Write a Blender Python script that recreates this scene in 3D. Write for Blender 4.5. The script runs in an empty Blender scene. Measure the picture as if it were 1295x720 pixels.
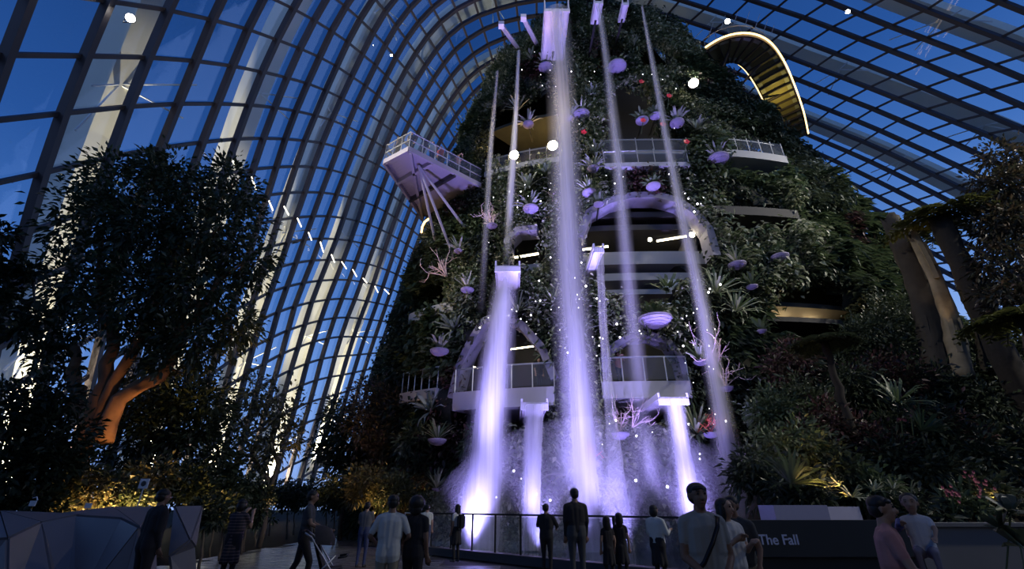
import bpy, bmesh, math, random
import numpy as np
from mathutils import Vector, Matrix, Quaternion

# ------------------------------------------------------------------ scene, camera, world, exposure
SC = bpy.context.scene
COL = SC.collection
W, H, F, PITCH, CZ = 1295.0, 720.0, 575.0, math.radians(26.0), 1.45
CP, SP = math.cos(PITCH), math.sin(PITCH)

cam_data = bpy.data.cameras.new('camera')
cam_data.sensor_width = 36.0
cam_data.lens = 36.0 * F / W
cam_data.clip_end = 600
cam = bpy.data.objects.new('camera', cam_data)
cam.location = (0, 0, CZ)
cam.rotation_euler = (math.pi / 2 + PITCH, 0, 0)
COL.objects.link(cam)
SC.camera = cam

SC.view_settings.view_transform = 'Standard'
SC.view_settings.look = 'None'
SC.view_settings.gamma = 1
SC.view_settings.use_curve_mapping = False
SC.view_settings.exposure = 0.0

world = bpy.data.worlds.new('dusk_sky')
SC.world = world
world.use_nodes = True
wn, wl = world.node_tree.nodes, world.node_tree.links
wn.clear()
w_out = wn.new('ShaderNodeOutputWorld')
w_bg = wn.new('ShaderNodeBackground')
w_tc = wn.new('ShaderNodeTexCoord')
w_sep = wn.new('ShaderNodeSeparateXYZ')
w_ramp = wn.new('ShaderNodeValToRGB')
w_dot = wn.new('ShaderNodeVectorMath'); w_dot.operation = 'DOT_PRODUCT'
w_dot.inputs[1].default_value = (0.80, 0.60, 0.0)        # the side where the sun has set
w_mul = wn.new('ShaderNodeMath'); w_mul.operation = 'MULTIPLY_ADD'
w_mul.inputs[1].default_value = -0.20
w_cl = wn.new('ShaderNodeMath'); w_cl.operation = 'MAXIMUM'; w_cl.inputs[1].default_value = 0.0
wl.new(w_tc.outputs['Generated'], w_sep.inputs[0])
wl.new(w_tc.outputs['Generated'], w_dot.inputs[0])
wl.new(w_dot.outputs['Value'], w_cl.inputs[0])
wl.new(w_cl.outputs[0], w_mul.inputs[0])
wl.new(w_sep.outputs['Z'], w_mul.inputs[2])
wl.new(w_mul.outputs[0], w_ramp.inputs[0])
wl.new(w_ramp.outputs[0], w_bg.inputs[0])
wl.new(w_bg.outputs[0], w_out.inputs[0])
cr = w_ramp.color_ramp
cr.elements[0].position = 0.0; cr.elements[0].color = (0.30, 0.46, 0.88, 1)
cr.elements[1].position = 1.0; cr.elements[1].color = (0.006, 0.036, 0.16, 1)
for p_, c_ in ((0.16, (0.17, 0.34, 0.76, 1)), (0.34, (0.062, 0.180, 0.52, 1)), (0.52, (0.025, 0.102, 0.355, 1)), (0.72, (0.014, 0.064, 0.24, 1))):
    e_ = cr.elements.new(p_); e_.color = c_
w_bg.inputs[1].default_value = 1.0

RNG = np.random.default_rng(7)
random.seed(7)

# ------------------------------------------------------------------ pixels to rays and points
def ray(x, y):
    cx, cy = (x - W / 2) / F, (H / 2 - y) / F
    return np.array([cx, CP - SP * cy, SP + CP * cy])          # depth 1 along the lens axis
def at_y(x, y, Y):
    r = ray(x, y); t = Y / r[1]
    return np.array([r[0] * t, Y, CZ + r[2] * t])
def at_z(x, y, Z):
    r = ray(x, y); t = (Z - CZ) / r[2]
    return np.array([r[0] * t, r[1] * t, Z])
def at_x(x, y, X):
    r = ray(x, y); t = X / r[0]
    return np.array([X, r[1] * t, CZ + r[2] * t])
def project(p):
    p = np.atleast_2d(np.asarray(p, float)); q = p - np.array([0, 0, CZ])
    d = q[:, 1] * CP + q[:, 2] * SP
    u = -q[:, 1] * SP + q[:, 2] * CP
    d = np.where(np.abs(d) < 1e-6, 1e-6, d)
    return np.stack([W / 2 + F * q[:, 0] / d, H / 2 - F * u / d], 1)

# ------------------------------------------------------------------ materials
MATS = {}
def _bsdf(name):
    m = bpy.data.materials.new(name); m.use_nodes = True
    MATS[name] = m
    return m, m.node_tree.nodes, m.node_tree.links, m.node_tree.nodes['Principled BSDF']
def mat(name, col, rough=0.6, metal=0.0, spec=0.4, var=0.0, scale=8.0, bump=0.0, trans=0.0, coat=0.0):
    """plain surface with optional noise in colour and relief"""
    m, n, l, b = _bsdf(name)
    b.inputs['Base Color'].default_value = (*col, 1)
    b.inputs['Roughness'].default_value = rough
    b.inputs['Metallic'].default_value = metal
    b.inputs['Specular IOR Level'].default_value = spec
    b.inputs['Coat Weight'].default_value = coat
    if var or bump:
        tc = n.new('ShaderNodeTexCoord'); nz = n.new('ShaderNodeTexNoise')
        nz.inputs['Scale'].default_value = scale; nz.inputs['Detail'].default_value = 5
        l.new(tc.outputs['Object'], nz.inputs['Vector'])
        if var:
            mx = n.new('ShaderNodeMix'); mx.data_type = 'RGBA'
            mx.inputs['A'].default_value = (*[c * (1 - var) for c in col], 1)
            mx.inputs['B'].default_value = (*[min(1, c * (1 + var)) for c in col], 1)
            l.new(nz.outputs['Fac'], mx.inputs['Factor'])
            l.new(mx.outputs['Result'], b.inputs['Base Color'])
        if bump:
            bp = n.new('ShaderNodeBump'); bp.inputs['Strength'].default_value = bump
            l.new(nz.outputs['Fac'], bp.inputs['Height']); l.new(bp.outputs['Normal'], b.inputs['Normal'])
    return m
def leaf_mat(name, cols, rough=0.45, transl=0.25):
    """leaf colours vary leaf by leaf"""
    m, n, l, b = _bsdf(name)
    g = n.new('ShaderNodeNewGeometry'); r = n.new('ShaderNodeValToRGB')
    el = r.color_ramp.elements
    el[0].color = (*cols[0], 1); el[1].color = (*cols[-1], 1)
    for i, c in enumerate(cols[1:-1]):
        e = el.new((i + 1) / (len(cols) - 1)); e.color = (*c, 1)
    l.new(g.outputs['Random Per Island'], r.inputs[0])
    l.new(r.outputs[0], b.inputs['Base Color'])
    b.inputs['Roughness'].default_value = rough
    b.inputs['Specular IOR Level'].default_value = 0.5
    t = n.new('ShaderNodeBsdfTranslucent'); mx = n.new('ShaderNodeMixShader'); mx.inputs[0].default_value = transl
    l.new(r.outputs[0], t.inputs['Color'])
    l.new(b.outputs[0], mx.inputs[1]); l.new(t.outputs[0], mx.inputs[2])
    l.new(mx.outputs[0], n['Material Output'].inputs['Surface'])
    return m
def emit_mat(name, col, strength):
    m, n, l, b = _bsdf(name)
    n.remove(b)
    e = n.new('ShaderNodeEmission'); e.inputs[0].default_value = (*col, 1); e.inputs[1].default_value = strength
    l.new(e.outputs[0], n['Material Output'].inputs['Surface'])
    return m
def glass_mat(name, tint, refl=0.06, haze=0.0):
    m, n, l, b = _bsdf(name)
    n.remove(b)
    t = n.new('ShaderNodeBsdfTransparent'); t.inputs[0].default_value = (*tint, 1)
    g = n.new('ShaderNodeBsdfGlossy'); g.inputs['Roughness'].default_value = 0.03
    lw = n.new('ShaderNodeLayerWeight'); lw.inputs[0].default_value = 0.12
    mul = n.new('ShaderNodeMath'); mul.operation = 'MULTIPLY_ADD'; mul.inputs[1].default_value = 0.45; mul.inputs[2].default_value = refl * .3
    mx = n.new('ShaderNodeMixShader')
    l.new(lw.outputs['Facing'], mul.inputs[0]); l.new(mul.outputs[0], mx.inputs[0]); l.new(t.outputs[0], mx.inputs[1]); l.new(g.outputs[0], mx.inputs[2])
    out = mx.outputs[0]
    if haze:
        d = n.new('ShaderNodeBsdfDiffuse'); d.inputs[0].default_value = (0.8, 0.82, 0.9, 1)
        m2 = n.new('ShaderNodeMixShader'); m2.inputs[0].default_value = haze
        l.new(out, m2.inputs[1]); l.new(d.outputs[0], m2.inputs[2]); out = m2.outputs[0]
    l.new(out, n['Material Output'].inputs['Surface'])
    return m

# ------------------------------------------------------------------ geometry helpers
class MB:
    """collects pieces of geometry, then links them as one mesh object"""
    def __init__(self): self.v = []; self.f = []; self.n = 0
    def add(self, verts, faces):
        verts = np.asarray(verts, float).reshape(-1, 3)
        self.v.append(verts); k = self.n
        self.f.extend([tuple(int(i) + k for i in f) for f in faces]); self.n += len(verts)
    def box(self, c, s, rot=None):
        hx, hy, hz = s[0] / 2, s[1] / 2, s[2] / 2
        v = np.array([[x, y, z] for x in (-hx, hx) for y in (-hy, hy) for z in (-hz, hz)])
        if rot is not None: v = v @ np.asarray(rot).T
        self.add(v + np.asarray(c, float), [(0, 1, 3, 2), (4, 6, 7, 5), (0, 4, 5, 1), (2, 3, 7, 6), (0, 2, 6, 4), (1, 5, 7, 3)])
    def prism(self, poly, z0, z1):
        p = np.asarray(poly, float); n = len(p)
        v = np.concatenate([np.c_[p, np.full(n, z0)], np.c_[p, np.full(n, z1)]])
        f = [tuple(range(n))[::-1], tuple(range(n, 2 * n))] + [(i, (i + 1) % n, n + (i + 1) % n, n + i) for i in range(n)]
        self.add(v, f)
    def tube(self, pts, rad, n=6, cap=True, flat=None):
        P = np.asarray(pts, float); m = len(P)
        R = np.full(m, rad, float) if np.isscalar(rad) else np.asarray(rad, float)
        T = np.gradient(P, axis=0); T /= np.linalg.norm(T, axis=1)[:, None] + 1e-9
        up = np.array([0, 0, 1.0]) if abs(T[0][2]) < 0.9 else np.array([1.0, 0, 0])
        A = np.cross(T[0], up); A /= np.linalg.norm(A)
        V = []
        for i in range(m):
            A = A - T[i] * np.dot(A, T[i]); A /= np.linalg.norm(A) + 1e-9
            B = np.cross(T[i], A)
            for k in range(n):
                a = 2 * math.pi * (k + .5) / n
                V.append(P[i] + R[i] * (A * math.cos(a) + B * math.sin(a) * (flat or 1)))
        f = [(i * n + k, i * n + (k + 1) % n, (i + 1) * n + (k + 1) % n, (i + 1) * n + k) for i in range(m - 1) for k in range(n)]
        if cap: f += [tuple(range(n))[::-1], tuple(range((m - 1) * n, m * n))]
        self.add(V, f)
    def lathe(self, prof, c=(0, 0, 0), n=16, sx=1, sy=1):
        V = []; m = len(prof)
        for r, z in prof:
            for k in range(n):
                a = 2 * math.pi * k / n
                V.append((c[0] + r * math.cos(a) * sx, c[1] + r * math.sin(a) * sy, c[2] + z))
        f = [(i * n + k, i * n + (k + 1) % n, (i + 1) * n + (k + 1) % n, (i + 1) * n + k) for i in range(m - 1) for k in range(n)]
        f += [tuple(range(n))[::-1], tuple(range((m - 1) * n, m * n))]
        self.add(V, f)
    def beam(self, pts, w, d, side):
        """box section along pts; side(i) = unit depth direction, the beam reaches d along it"""
        P = np.asarray(pts, float); m = len(P)
        T = np.gradient(P, axis=0); V = []
        for i in range(m):
            t = T[i] / (np.linalg.norm(T[i]) + 1e-9); s = np.asarray(side[i] if hasattr(side, '__len__') and np.ndim(side) == 2 else side, float)
            b = np.cross(t, s); b /= np.linalg.norm(b) + 1e-9
            for p in (P[i] - b * w / 2, P[i] + b * w / 2, P[i] + b * w / 2 + s * d, P[i] - b * w / 2 + s * d): V.append(p)
        f = [(i * 4 + k, i * 4 + (k + 1) % 4, i * 4 + 4 + (k + 1) % 4, i * 4 + 4 + k) for i in range(m - 1) for k in range(4)]
        f += [(3, 2, 1, 0), tuple(range(m * 4 - 4, m * 4))]
        self.add(V, f)
    def data(self, name, smooth=False):
        me = bpy.data.meshes.new(name)
        me.from_pydata(np.concatenate(self.v).tolist() if self.v else [], [], self.f)
        if smooth: me.shade_smooth()
        me.update()
        return me
    def build(self, name, material=None, parent=None, smooth=False):
        me = self.data(name, smooth)
        if material is not None: me.materials.append(material)
        return link(name, me, parent)
def link(name, data, parent=None, loc=None, rot=None):
    o = bpy.data.objects.new(name, data); COL.objects.link(o)
    if parent is not None: o.parent = parent
    if loc is not None: o.location = loc
    if rot is not None: o.rotation_euler = rot
    return o
def tag(o, label=None, cat=None, group=None, kind=None):
    if label: o['label'] = label
    if cat: o['category'] = cat
    if group: o['group'] = group
    if kind: o['kind'] = kind
    return o
def thing(name, label, cat, loc=(0, 0, 0), rz=0.0, group=None, kind=None):
    o = link(name, None, None, loc, (0, 0, rz))
    o.empty_display_size = 0.2
    return tag(o, label, cat, group, kind)
def copy_tree(o, parent=None):
    c = o.copy(); COL.objects.link(c); c.parent = parent
    for ch in list(o.children): copy_tree(ch, c)
    return c
def mesh_np(name, V, quads, material=None, parent=None, smooth=False):
    """fast mesh from arrays; quads (n,4) or (n,3)"""
    V = np.asarray(V, np.float32).reshape(-1, 3); Q = np.asarray(quads, np.int32); k = Q.shape[1]
    me = bpy.data.meshes.new(name)
    me.vertices.add(len(V)); me.vertices.foreach_set('co', V.ravel())
    me.loops.add(Q.size); me.loops.foreach_set('vertex_index', Q.ravel())
    me.polygons.add(len(Q)); me.polygons.foreach_set('loop_start', np.arange(0, Q.size, k, dtype=np.int32))
    me.update(calc_edges=True)
    if smooth: me.shade_smooth()
    if material is not None: me.materials.append(material)
    return link(name, me, parent)
def unit(v):
    v = np.asarray(v, float); return v / (np.linalg.norm(v, axis=-1, keepdims=True) + 1e-9)
def leaves_arrays(base, direc, length, width, nrm=None, fold=0.25, droop=0.0):
    """folded lance-shaped leaves: base points, directions, sizes -> verts, tris"""
    n = len(base); d = unit(direc)
    if nrm is None: nrm = RNG.normal(size=(n, 3))
    s = unit(np.cross(d, nrm)); u = np.cross(s, d)
    L = np.broadcast_to(np.asarray(length, float), (n,))[:, None]; Wd = np.broadcast_to(np.asarray(width, float), (n,))[:, None]
    mid = base + d * L * 0.45
    tip = base + d * L - np.array([0, 0, 1.0]) * L * droop
    v = np.stack([base, mid + s * Wd / 2 + u * Wd * fold, tip, mid - s * Wd / 2 + u * Wd * fold], 1).reshape(-1, 3)
    i = np.arange(n)[:, None] * 4
    f = np.concatenate([i + np.array([[0, 1, 2]]), i + np.array([[0, 2, 3]])])
    return v, f
class Leaves:
    def __init__(self): self.v = []; self.f = []; self.n = 0
    def add(self, *a, **k):
        v, f = leaves_arrays(*a, **k); self.v.append(v); self.f.append(f + self.n); self.n += len(v)
    def build(self, name, material, parent=None):
        if not self.v: return None
        o = mesh_np(name, np.concatenate(self.v), np.concatenate(self.f), material, parent)
        return o
def spot(name, loc, target, col, power, angle=60, blend=0.6, size=0.15):
    d = bpy.data.lights.new(name, 'SPOT'); d.color = col; d.energy = power; d.spot_size = math.radians(angle)
    d.spot_blend = blend; d.shadow_soft_size = size
    o = link(name, d, None, loc)
    v = Vector(target) - Vector(loc); o.rotation_euler = v.to_track_quat('-Z', 'Y').to_euler()
    return o
def point(name, loc, col, power, size=0.1):
    d = bpy.data.lights.new(name, 'POINT'); d.color = col; d.energy = power; d.shadow_soft_size = size
    return link(name, d, None, loc)

# ------------------------------------------------------------------ the lamps of the place (floods among the plants, at the pool and up on the dome), plus one added fill
PURPLE = (0.385, 0.325, 1.0)
LAV = (0.60, 0.52, 1.0)
WARM = (1.0, 0.62, 0.22)
AMBER = (1.0, 0.56, 0.20)
WHITE = (1.0, 0.93, 0.80)
for x_, y_, e_ in ((-1.4, 17.7, 3400), (0.9, 17.0, 3200), (3.6, 17.0, 3400), (6.2, 17.0, 3400), (8.6, 17.0, 3000)):
    spot('pool_flood', (x_, y_, 0.25), (x_ + .25, 19.9, 11), PURPLE, e_, 75, .8, .2)
for x_, e_ in ((-1.0, 19000), (2.4, 24000), (6.4, 20000)):
    spot('pool_beam', (x_, 16.6, 0.3), (x_ + .4, 20.3, 30), PURPLE, e_, 42, .8, .2)
for a_, b_, e_, s_ in (((-17, 14, 24), (3, 21.5, 14), 13500, 50), ((30, 8, 30), (8, 21, 16), 10000, 50), ((2, 2, 44), (8, 24, 30), 5000, 50), ((33, 10, 26), (20, 24, 12), 18000, 62), ((28, 6, 20), (13, 15, 3), 13000, 60)):
    spot('dome_flood', a_, b_, WHITE, e_, s_, .8, .4)
# amber uplights under the trees
for x_, y_, Y_, aim_, e_ in ((112, 640, 12.6, (-9.6, 13.9, 6), 2600), (150, 640, 12.8, (-8.5, 14, 7), 1600), (92, 625, 11.9, (-10.6, 13.6, 3.6), 500), (232, 640, 14.2, (-7.5, 16.5, 5), 420), (200, 640, 14.2, (-8.6, 15.2, 3), 200), (330, 640, 19.6, (-6.2, 21, 6), 700), (460, 640, 20.6, (-3.9, 22, 4), 420), (442, 640, 20.8, (-4.8, 23, 3), 300), (1075, 640, 11.8, (7.4, 13.6, 4), 160), (1090, 640, 12.4, (8.2, 15.4, 5), 140), (1272, 640, 13.0, (11.4, 15, 3), 260), (1200, 640, 13.4, (11.5, 16.5, 12), 500), (1000, 640, 15.0, (8, 20, 14), 500)):
    p_ = at_y(x_, y_, Y_); spot('uplight', (p_[0], Y_, .3 if x_ < 900 else 1.6), aim_, AMBER if x_ not in (1200, 1000) else WARM, e_, 75, .7, .1)
# lamps on the tower and in its rooms
for x_, y_, t_, e_, c_ in ((877, 105, 34.0, 500, WHITE), (650, 194, 31.5, 160, WARM), (697, 182, 31.5, 220, WARM), (990, 136, 40.0, 160, (1.0, .8, .2)), (990, 412, 24.6, 60, WARM), (1025, 412, 25.0, 40, WARM)):
    r_ = ray(x_, y_); point('tower_lamp', tuple(np.array([0, 0, CZ]) + r_ * t_), c_, e_, .3)
# unseen fill light added behind the visitors to neutralise their tone
spot('visitor_fill', (1.5, -8.4, 9.5), (1.5, 9, 0.8), WHITE, 320, 80, .7, .4)
p_ = at_y(1206, 440, 15.6); q_ = at_y(1180, 350, 16.6); spot('trunk_lamp', tuple(p_), tuple(q_), WARM, 130, 38, .6, .1)


# ------------------------------------------------------------------ glass dome
DC, DA = np.array([12.0, 30.0, 0.0]), np.array([36.0, 62.0, 54.0])
def dome_hit(x, y):
    r = ray(x, y); o = (np.array([0, 0, CZ]) - DC) / DA; d = r / DA
    a, b, c = d @ d, 2 * o @ d, o @ o - 1
    t = (-b + math.sqrt(b * b - 4 * a * c)) / (2 * a)
    return np.array([0, 0, CZ]) + r * t
def T_(*rows):
    out = []
    for j, i0, pts in rows:
        for k, p in enumerate(pts): out.append((i0 + k, j, p[0], p[1]))
    return out
NODES = T_(
    (-8, 14, [(628, 12), (631, 27)]),
    (-7, 14, [(605, 19), (611, 35), (617, 55), (623, 77)]),
    (-6, 13, [(575, 10), (584, 29), (591, 49), (597, 68), (605, 86), (611, 102)]),
    (-5, 12, [(545, 9), (556, 26), (565, 45), (573, 62), (582, 82), (590, 99), (597, 117)]),
    (-4, 11, [(517, 9), (528, 27), (540, 44), (551, 62), (561, 79), (570, 94), (578, 113), (587, 131)]),
    (-3, 10, [(485, 12), (499, 32), (512, 49), (524, 67), (537, 82), (547, 99), (558, 115), (567, 129)]),
    (-2, 8, [(435, 8), (453, 23), (470, 40), (486, 55), (499, 72), (512, 86), (524, 102), (536, 117), (546, 131)]),
    (-1, 6, [(370, 10), (395, 24), (416, 37), (438, 51), (457, 67), (474, 81)]),
    (0, 3, [(210, 10), (263, 24), (309, 34), (347, 50), (376, 60), (403, 72), (424, 83), (442, 97), (461, 108), (476, 119)]),
    (1, 2, [(103, 70), (182, 72), (245, 76), (291, 83), (328, 90), (361, 98), (386, 104), (410, 113), (430, 123), (447, 133), (463, 144)]),
    (2, 2, [(72, 143), (157, 135), (222, 131), (272, 131), (311, 132), (345, 135), (371, 140), (398, 146), (417, 151), (438, 159), (455, 167), (472, 178)]),
    (3, 2, [(45, 220), (137, 197), (197, 187), (252, 180), (297, 175), (330, 175), (357, 175), (382, 178), (405, 180), (426, 186), (445, 192), (460, 201), (476, 207)]),
    (4, 2, [(26, 298), (111, 265)]), (4, 7, [(317, 214), (347, 212), (372, 210), (394, 210), (416, 214), (434, 220), (451, 225), (466, 232)]),
    (5, 2, [(5, 373), (88, 335)]), (5, 8, [(337, 246), (360, 244), (384, 243), (404, 243), (424, 245), (441, 249), (458, 255), (474, 260)]),
    (6, 3, [(65, 405)]), (6, 9, [(349, 278), (371, 276), (394, 274), (413, 273), (433, 275), (451, 279), (465, 284)]),
    (7, 9, [(340, 312), (361, 307), (382, 303), (403, 302), (424, 303), (442, 305), (457, 308), (472, 312)]),
    (8, 10, [(351, 339), (372, 333), (394, 329), (413, 329), (432, 328), (449, 331), (463, 333), (477, 337)]),
    (9, 9, [(320, 380), (340, 368), (361, 362), (382, 358), (403, 355), (424, 354), (440, 354), (455, 357), (471, 360)]),
    (10, 9, [(302, 420), (327, 405), (348, 396), (368, 388), (391, 382), (412, 379), (431, 378), (448, 378), (463, 381)]),
    (11, 9, [(292, 455), (317, 439), (340, 429), (363, 418), (384, 411), (404, 405), (421, 402), (437, 401)]),
    (12, 9, [(281, 494), (309, 474), (332, 461), (354, 448), (375, 440), (394, 433), (413, 429), (430, 426)]),
    (13, 13, [(365, 469), (386, 460), (404, 454), (421, 451), (438, 450)]),
    (14, 13, [(357, 497), (380, 488), (398, 481), (417, 477), (431, 475)]),
    (15, 14, [(371, 517), (390, 510), (407, 503), (423, 500)]),
    (16, 15, [(382, 537), (400, 531)]), (17, 15, [(374, 562), (393, 556)]), (18, 15, [(366, 588), (385, 582)]))
_R = {-1: {3: (1175, 12), 4: (1220, 30), 5: (1270, 47)},
      0: {2: (1087, 17), 3: (1126, 33), 4: (1172, 48), 5: (1213, 64), 6: (1257, 82)},
      1: {0: (982, 10), 1: (1019, 20), 2: (1051, 33), 3: (1090, 48), 4: (1126, 62), 5: (1170, 79), 6: (1210, 96), 7: (1251, 114), 8: (1294, 133)},
      2: {-2: (894, 10), -1: (927, 21), 0: (959, 30), 1: (988, 41), 2: (1023, 54), 3: (1057, 67), 4: (1095, 80), 5: (1134, 95), 6: (1172, 111), 7: (1209, 127), 8: (1250, 144)},
      3: {-2: (870, 26), 3: (1033, 85), 4: (1067, 97), 5: (1100, 110), 6: (1134, 123), 7: (1171, 138), 8: (1210, 153), 9: (1251, 168)},
      4: {4: (1042, 112), 5: (1073, 125), 6: (1107, 137), 7: (1138, 151), 8: (1171, 167), 9: (1210, 181)},
      5: {4: (1020, 128), 5: (1051, 138), 6: (1084, 151), 7: (1115, 164), 8: (1146, 179), 9: (1179, 193)},
      6: {5: (1031, 155), 6: (1062, 167), 7: (1093, 178), 8: (1123, 192), 9: (1152, 206)},
      7: {7: (1075, 192), 8: (1101, 203)}}
for t_, row_ in _R.items():
    for n_, p_ in row_.items(): NODES.append((t_ + 11, -(n_ + 19), p_[0], p_[1]))
_A = np.array([[n[0], n[1] * 0.7] for n in NODES], float)
_Y = np.array([dome_hit(n[2], n[3]) for n in NODES])
def _phi(r): return np.where(r > 0, r * r * np.log(r + 1e-12), 0.0)
_K = _phi(np.linalg.norm(_A[:, None] - _A[None], axis=2)) + 1.5 * np.eye(len(_A))
_P = np.c_[np.ones(len(_A)), _A]
_S = np.linalg.solve(np.block([[_K, _P], [_P.T, np.zeros((3, 3))]]), np.r_[_Y, np.zeros((3, 3))])
def dome_pt(i, j, scale=1.0):
    q = np.array([i, j * 0.7], float)
    p = _phi(np.linalg.norm(_A - q, axis=1)) @ _S[:len(_A)] + np.array([1, q[0], q[1]]) @ _S[len(_A):]
    d = (p - DC) / DA
    d = d / (np.linalg.norm(d) + 1e-9) * scale
    return DC + d * DA

m_mull = mat('bronze_grey_mullion', (0.060, 0.047, 0.050), 0.45, 0.3, var=0.25, scale=0.6)
m_cross = mat('bronze_grey_crossbar', (0.075, 0.062, 0.064), 0.45, 0.3, var=0.25, scale=0.6)
m_pane = glass_mat('dome_glass', (0.93, 0.96, 1.0))
m_arch = mat('cream_steel', (0.70, 0.68, 0.58), 0.5, var=0.06, scale=0.3)

dome = thing('ceiling', 'curved glass dome of dark steel bars and square panes', 'glass dome', kind='structure')
I0, I1, J0, J1 = -1, 24, -52, 20
GP = {(i, j): dome_pt(i, j) for i in range(I0, I1 + 1) for j in range(J0, J1 + 1)}
def okn(i, j): return (i, j) in GP and GP[(i, j)][2] > 0.3
def inward(p): return unit((DC + np.array([0, 0, 8.0]) - p) / DA ** 1.2)
for i in range(I0, I1 + 1):
    run = [GP[(i, j)] for j in range(J0, J1 + 1) if okn(i, j)]
    if len(run) > 2:
        mb = MB(); mb.beam(run, 0.32, 0.38, np.array([inward(p) for p in run])); mb.build('mullion', m_mull, dome)
for j in range(J0, J1 + 1):
    run = [GP[(i, j)] for i in range(I0, I1 + 1) if okn(i, j)]
    if len(run) > 2:
        mb = MB(); mb.beam(run, 0.20, 0.18, np.array([inward(p) for p in run])); mb.build('crossbar', m_cross, dome)
cells = []
for i in range(I0, I1):
    for j in range(J0, J1):
        if all(okn(*k) for k in ((i, j), (i + 1, j), (i + 1, j + 1), (i, j + 1))):
            q = np.array([GP[(i, j)], GP[(i + 1, j)], GP[(i + 1, j + 1)], GP[(i, j + 1)]])
            p = project(q); ar = 0.5 * abs(np.dot(p[:, 0], np.roll(p[:, 1], 1)) - np.dot(p[:, 1], np.roll(p[:, 0], 1)))
            c = p.mean(0); inside = -20 < c[0] < W + 20 and -20 < c[1] < H
            hidden = (640 < c[0] < 1000 and c[1] > 60) or (490 < c[0] < 1100 and c[1] > 420) or c[1] > 600
            cells.append((ar if inside and not hidden else -1, q))
cells.sort(key=lambda t: -t[0])
rest = MB()
for k, (ar, q) in enumerate(cells):
    n = inward(q.mean(0)); v = np.concatenate([q, q - n * 0.03]); f = [(0, 1, 2, 3), (7, 6, 5, 4), (0, 4, 5, 1), (1, 5, 6, 2), (2, 6, 7, 3), (3, 7, 4, 0)]
    if k < 300:
        mb = MB(); mb.add(v, f); mb.build('pane', m_pane, dome)
    else: rest.add(v, f)
tag(rest.build('panes_beyond', m_pane, dome), kind='stuff')

# steel arches outside the glass, with their V struts
m_strut = mat('white_strut_steel', (0.8, 0.8, 0.78), 0.4)
ARCH_I = (3.4, 7.1, 10.7, 14.3, 17.8)
ARCH_LABEL = ('tall cream steel arch outside the glass beside the broad-crowned tree, widest of the arches',
              'cream steel arch outside the glass, next after the widest one',
              'cream steel arch outside the glass above the small bushy tree, its foot brightly lit',
              'cream steel arch outside the glass, between the bushy tree and the dark planted tower foot',
              'slender cream steel arch outside the glass closest to the planted tower')
for ai, lab in zip(ARCH_I, ARCH_LABEL):
    root = thing('steel_arch', lab, 'steel arch', group='steel arches outside the dome')
    js = np.arange(-50, 20.1, 1.0)
    pts = [dome_pt(ai, j, 1.045) for j in js]
    keep = [k for k, p in enumerate(pts) if p[2] > -1.0]
    run = [pts[k] for k in keep]
    mb = MB(); mb.beam(run, 0.95, -1.5, np.array([inward(p) for p in run])); mb.build('web', m_arch, root)
    mb = MB(); mb.beam(run, 1.6, 0.10, np.array([inward(p) for p in run])); mb.build('flange', m_arch, root)
    foot = [k for k in keep if js[k] > 0][-1]
    fp, fq = dome_pt(ai, js[foot] - .3, 1.018), dome_pt(ai, js[foot] - 9, 1.04)
    spot('arch_uplight', tuple(fp + [0, 0, .3]), tuple(fq), (1.0, 0.86, 0.60), 42000, 80, .8, .2)
    for k in keep[2:-2:5]:
        a = dome_pt(ai, js[k], 1.045)
        mb = MB()
        for di, dj in ((-1.0, -0.4), (-1.0, 0.4), (1.0, -0.4), (1.0, 0.4)):
            mb.tube([a, dome_pt(ai + di, js[k] + dj, 1.004)], 0.055, 5)
        mb.build('strut', m_strut, root)

# ------------------------------------------------------------------ ground
m_soil = mat('dark_soil', (0.018, 0.015, 0.012), 0.95, spec=0.02, var=0.4, scale=3, bump=0.4)
m_joint = mat('dark_joint', (0.03, 0.03, 0.032), 0.7)
def paver_material():
    m, n, l, b = _bsdf('wet_grey_stone')
    tc = n.new('ShaderNodeTexCoord'); mp = n.new('ShaderNodeMapping'); mp.inputs['Scale'].default_value = (0.8, 9.0, 1.0)
    nz = n.new('ShaderNodeTexNoise'); nz.inputs['Scale'].default_value = 2.2; nz.inputs['Detail'].default_value = 6
    oi = n.new('ShaderNodeObjectInfo')
    r = n.new('ShaderNodeValToRGB'); r.color_ramp.elements[0].color = (0.075, 0.076, 0.080, 1); r.color_ramp.elements[1].color = (0.15, 0.15, 0.15, 1)
    rr = n.new('ShaderNodeMapRange'); rr.inputs['To Min'].default_value = 0.16; rr.inputs['To Max'].default_value = 0.42
    bp = n.new('ShaderNodeBump'); bp.inputs['Strength'].default_value = 0.22; bp.inputs['Distance'].default_value = 0.03
    l.new(tc.outputs['Object'], mp.inputs[0]); l.new(mp.outputs[0], nz.inputs['Vector'])
    l.new(nz.outputs['Fac'], r.inputs[0]); l.new(r.outputs[0], b.inputs['Base Color'])
    l.new(nz.outputs['Fac'], rr.inputs['Value']); l.new(rr.outputs[0], b.inputs['Roughness'])
    l.new(nz.outputs['Fac'], bp.inputs['Height']); l.new(bp.outputs[0], b.inputs['Normal'])
    return m
m_paver = paver_material()
floor = tag(link('floor', None), 'wet grey stone paving of wide slabs', kind='structure')
mb = MB(); mb.prism([(-150, -40), (150, -40), (150, 220), (-150, 220)], -0.6, -0.07); mb.build('earth', m_soil, floor)
mb = MB(); mb.prism([(-9.5, -6), (9.0, -6), (9.0, 9.5), (4.2, 11.6), (-3.0, 18.2), (-3.5, 34), (-9.5, 34)], -0.07, -0.03); mb.build('joint_bed', m_joint, floor)
sx_, sy_ = 2.30, 1.45
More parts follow.
